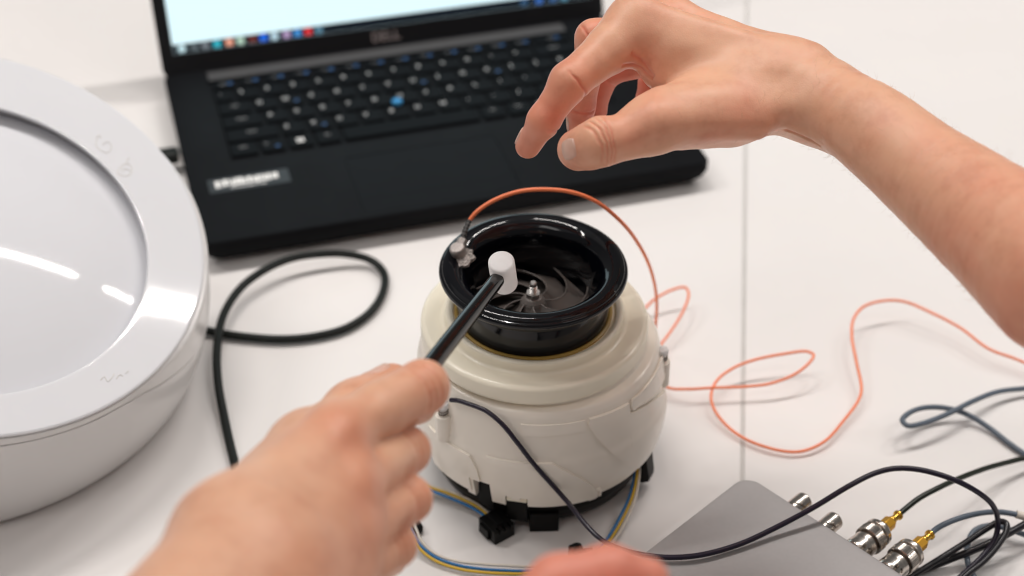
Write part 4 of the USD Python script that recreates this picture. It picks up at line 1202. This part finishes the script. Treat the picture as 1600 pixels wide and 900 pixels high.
# left hand holding the hammer, from below
G_ = Flesh()
w0, w1 = far(306, 1000, 0.452), far(372, 1040, 0.470)
arm0, arm1 = far(60, 1290, 0.375), far(150, 1330, 0.395)
G_.add([limb([(arm0, 0.0285), ((arm0 + w0) / 2, 0.0235), (w0, 0.0208)]), limb([(arm1, 0.0285), ((arm1 + w1) / 2, 0.0232), (w1, 0.0200)])], 0.014, 0.01)
I0, M0, R0, L0 = far(528, 676, 0.532), far(548, 758, 0.522), far(548, 834, 0.516), far(528, 905, 0.512)
kI, kM, kR, kP = far(366, 846, 0.484), far(402, 890, 0.476), far(424, 945, 0.474), far(440, 1000, 0.478)
G_.add([(kI, I0, 0.0178, 0.0108), (kM, M0, 0.0178, 0.0108), (kR, R0, 0.0172, 0.0103), (kP, L0, 0.0160, 0.0096), (w0, kI, 0.0205, 0.0178), (w1, kP, 0.0200, 0.0160), (w0, kM, 0.0205, 0.0178)], 0.013, 0.018)
G_.add([(far(420, 880, 0.510), far(540, 760, 0.548), 0.0170, 0.0130), (far(450, 940, 0.505), far(550, 860, 0.535), 0.0160, 0.0120)], 0.012, 0.014)
t0, t1, t2, t3 = far(392, 812, 0.512), far(478, 702, 0.556), far(556, 642, 0.588), far(612, 601, 0.604)
G_.add([(t0, t1, 0.0165, 0.0122), (t1, t2, 0.0120, 0.0102), (t2, t3, 0.0102, 0.0084), (far(455, 770, 0.535), far(500, 700, 0.548), 0.0150, 0.0110)], 0.009, 0.010)
gI = [I0, far(660, 605, 0.566), far(648, 628, 0.596), far(608, 655, 0.604)]
gM = [M0, far(634, 704, 0.560), far(622, 722, 0.590), far(582, 742, 0.594)]
gR = [R0, far(637, 780, 0.550), far(624, 797, 0.578), far(585, 815, 0.580)]
gL = [L0, far(616, 853, 0.540), far(606, 870, 0.564), far(566, 900, 0.562)]
G_.add(chain(gI, [0.0104, 0.0086, 0.0078, 0.0066]) + [(far(590, 640, 0.549), gI[1], 0.0092, 0.0088)], 0.004, 0.004)
G_.add(chain(gM, [0.0102, 0.0085, 0.0076, 0.0066]), 0.003, 0.0014)
G_.add(chain(gR, [0.0096, 0.0082, 0.0073, 0.0062]), 0.003, 0.0014)
G_.add(chain(gL, [0.0088, 0.0074, 0.0064, 0.0056]), 0.003, 0.0014)
for k_, p_, q_ in ((kI, I0, .532), (kM, M0, .522), (kR, R0, .516), (kP, L0, .512)):
    ou = unit(CAM - p_)
    G_.add([(p_ + ou * 0.0078, p_ + ou * 0.0080, 0.0066, 0.0066)], 0.004, 0.006)
    G_.add([(k_ + ou * 0.0165, p_ + ou * 0.0105, 0.0030, 0.0028)], 0.004, 0.006)
reds = [(I0 + unit(CAM - I0) * .01, 0.013, 0.75), (M0 + unit(CAM - M0) * .01, 0.014, 0.75), (R0 + unit(CAM - R0) * .01, 0.013, 0.5), (gI[1], 0.014, 0.7), (gM[1], 0.014, 0.35), (gR[1], 0.014, 0.35), (gL[1], 0.014, 0.4), (t3, 0.014, 0.6), (t2, 0.014, 0.4), (far(480, 880, 0.47), 0.025, 0.25)]
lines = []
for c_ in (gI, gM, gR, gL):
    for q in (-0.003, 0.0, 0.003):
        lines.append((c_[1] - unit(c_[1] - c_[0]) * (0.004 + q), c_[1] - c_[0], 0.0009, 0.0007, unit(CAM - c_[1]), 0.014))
nails = [('thumbnail', t3 * 0.85 + t2 * 0.15, t3 - t2, unit(V(-0.55, 0.35, 0.75)), 0.0115, 0.0125)]
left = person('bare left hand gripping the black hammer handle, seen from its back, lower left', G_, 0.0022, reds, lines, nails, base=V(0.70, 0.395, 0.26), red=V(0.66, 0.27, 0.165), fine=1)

# fingertips of a third hand just above the bottom edge
K = Flesh()
kn = [far(790, 1010, 0.445), far(872, 916, 0.452), far(950, 898, 0.456), far(1012, 906, 0.458)]
a0 = far(640, 1260, 0.40)
b1 = [far(830, 1050, 0.435), far(925, 985, 0.432), far(985, 965, 0.440), far(1030, 960, 0.446)]
b2 = [far(870, 1100, 0.430), far(960, 1050, 0.425), far(1015, 1030, 0.433), far(1055, 1020, 0.440)]
b3 = [far(890, 1150, 0.428), far(975, 1110, 0.423), far(1020, 1095, 0.430), far(1050, 1085, 0.436)]
K.add([(a0, kn[0], 0.024, 0.0125), (a0, b1[0], 0.024, 0.0125), (a0, b2[0], 0.024, 0.0118), (a0, b3[0], 0.024, 0.0105), (far(420, 1500, 0.36), a0, 0.028, 0.024)], 0.012, 0.012)
K.add(chain(kn, [0.0115, 0.0088, 0.0082, 0.0066]), 0.004, 0.005)
K.add(chain(b1, [0.0115, 0.0090, 0.0080, 0.0066]), 0.004, 0.003)
K.add(chain(b2, [0.0110, 0.0086, 0.0076, 0.0062]), 0.004, 0.003)
K.add(chain(b3, [0.0100, 0.0076, 0.0066, 0.0056]), 0.004, 0.003)
th = [far(700, 1080, 0.455), far(790, 985, 0.478), far(870, 945, 0.487), far(925, 935, 0.487)]
K.add(chain(th, [0.0140, 0.0112, 0.0098, 0.0080]), 0.006, 0.008)
ou = knuckle_out(kn[:3])
third = person('blurred fingertips of another hand poking in at the bottom edge, over the black lead', K, 0.0027, [(kn[3], 0.03, 1.0), (kn[2], 0.03, 0.9), (kn[1], 0.03, 0.7)], [], [('index_nail', kn[3] * .8 + kn[2] * .2, kn[3] - kn[2], V(0.1, 0.9, -0.4), 0.0095, 0.0110)], base=V(0.69, 0.38, 0.265), red=V(0.67, 0.245, 0.17), fine=0)
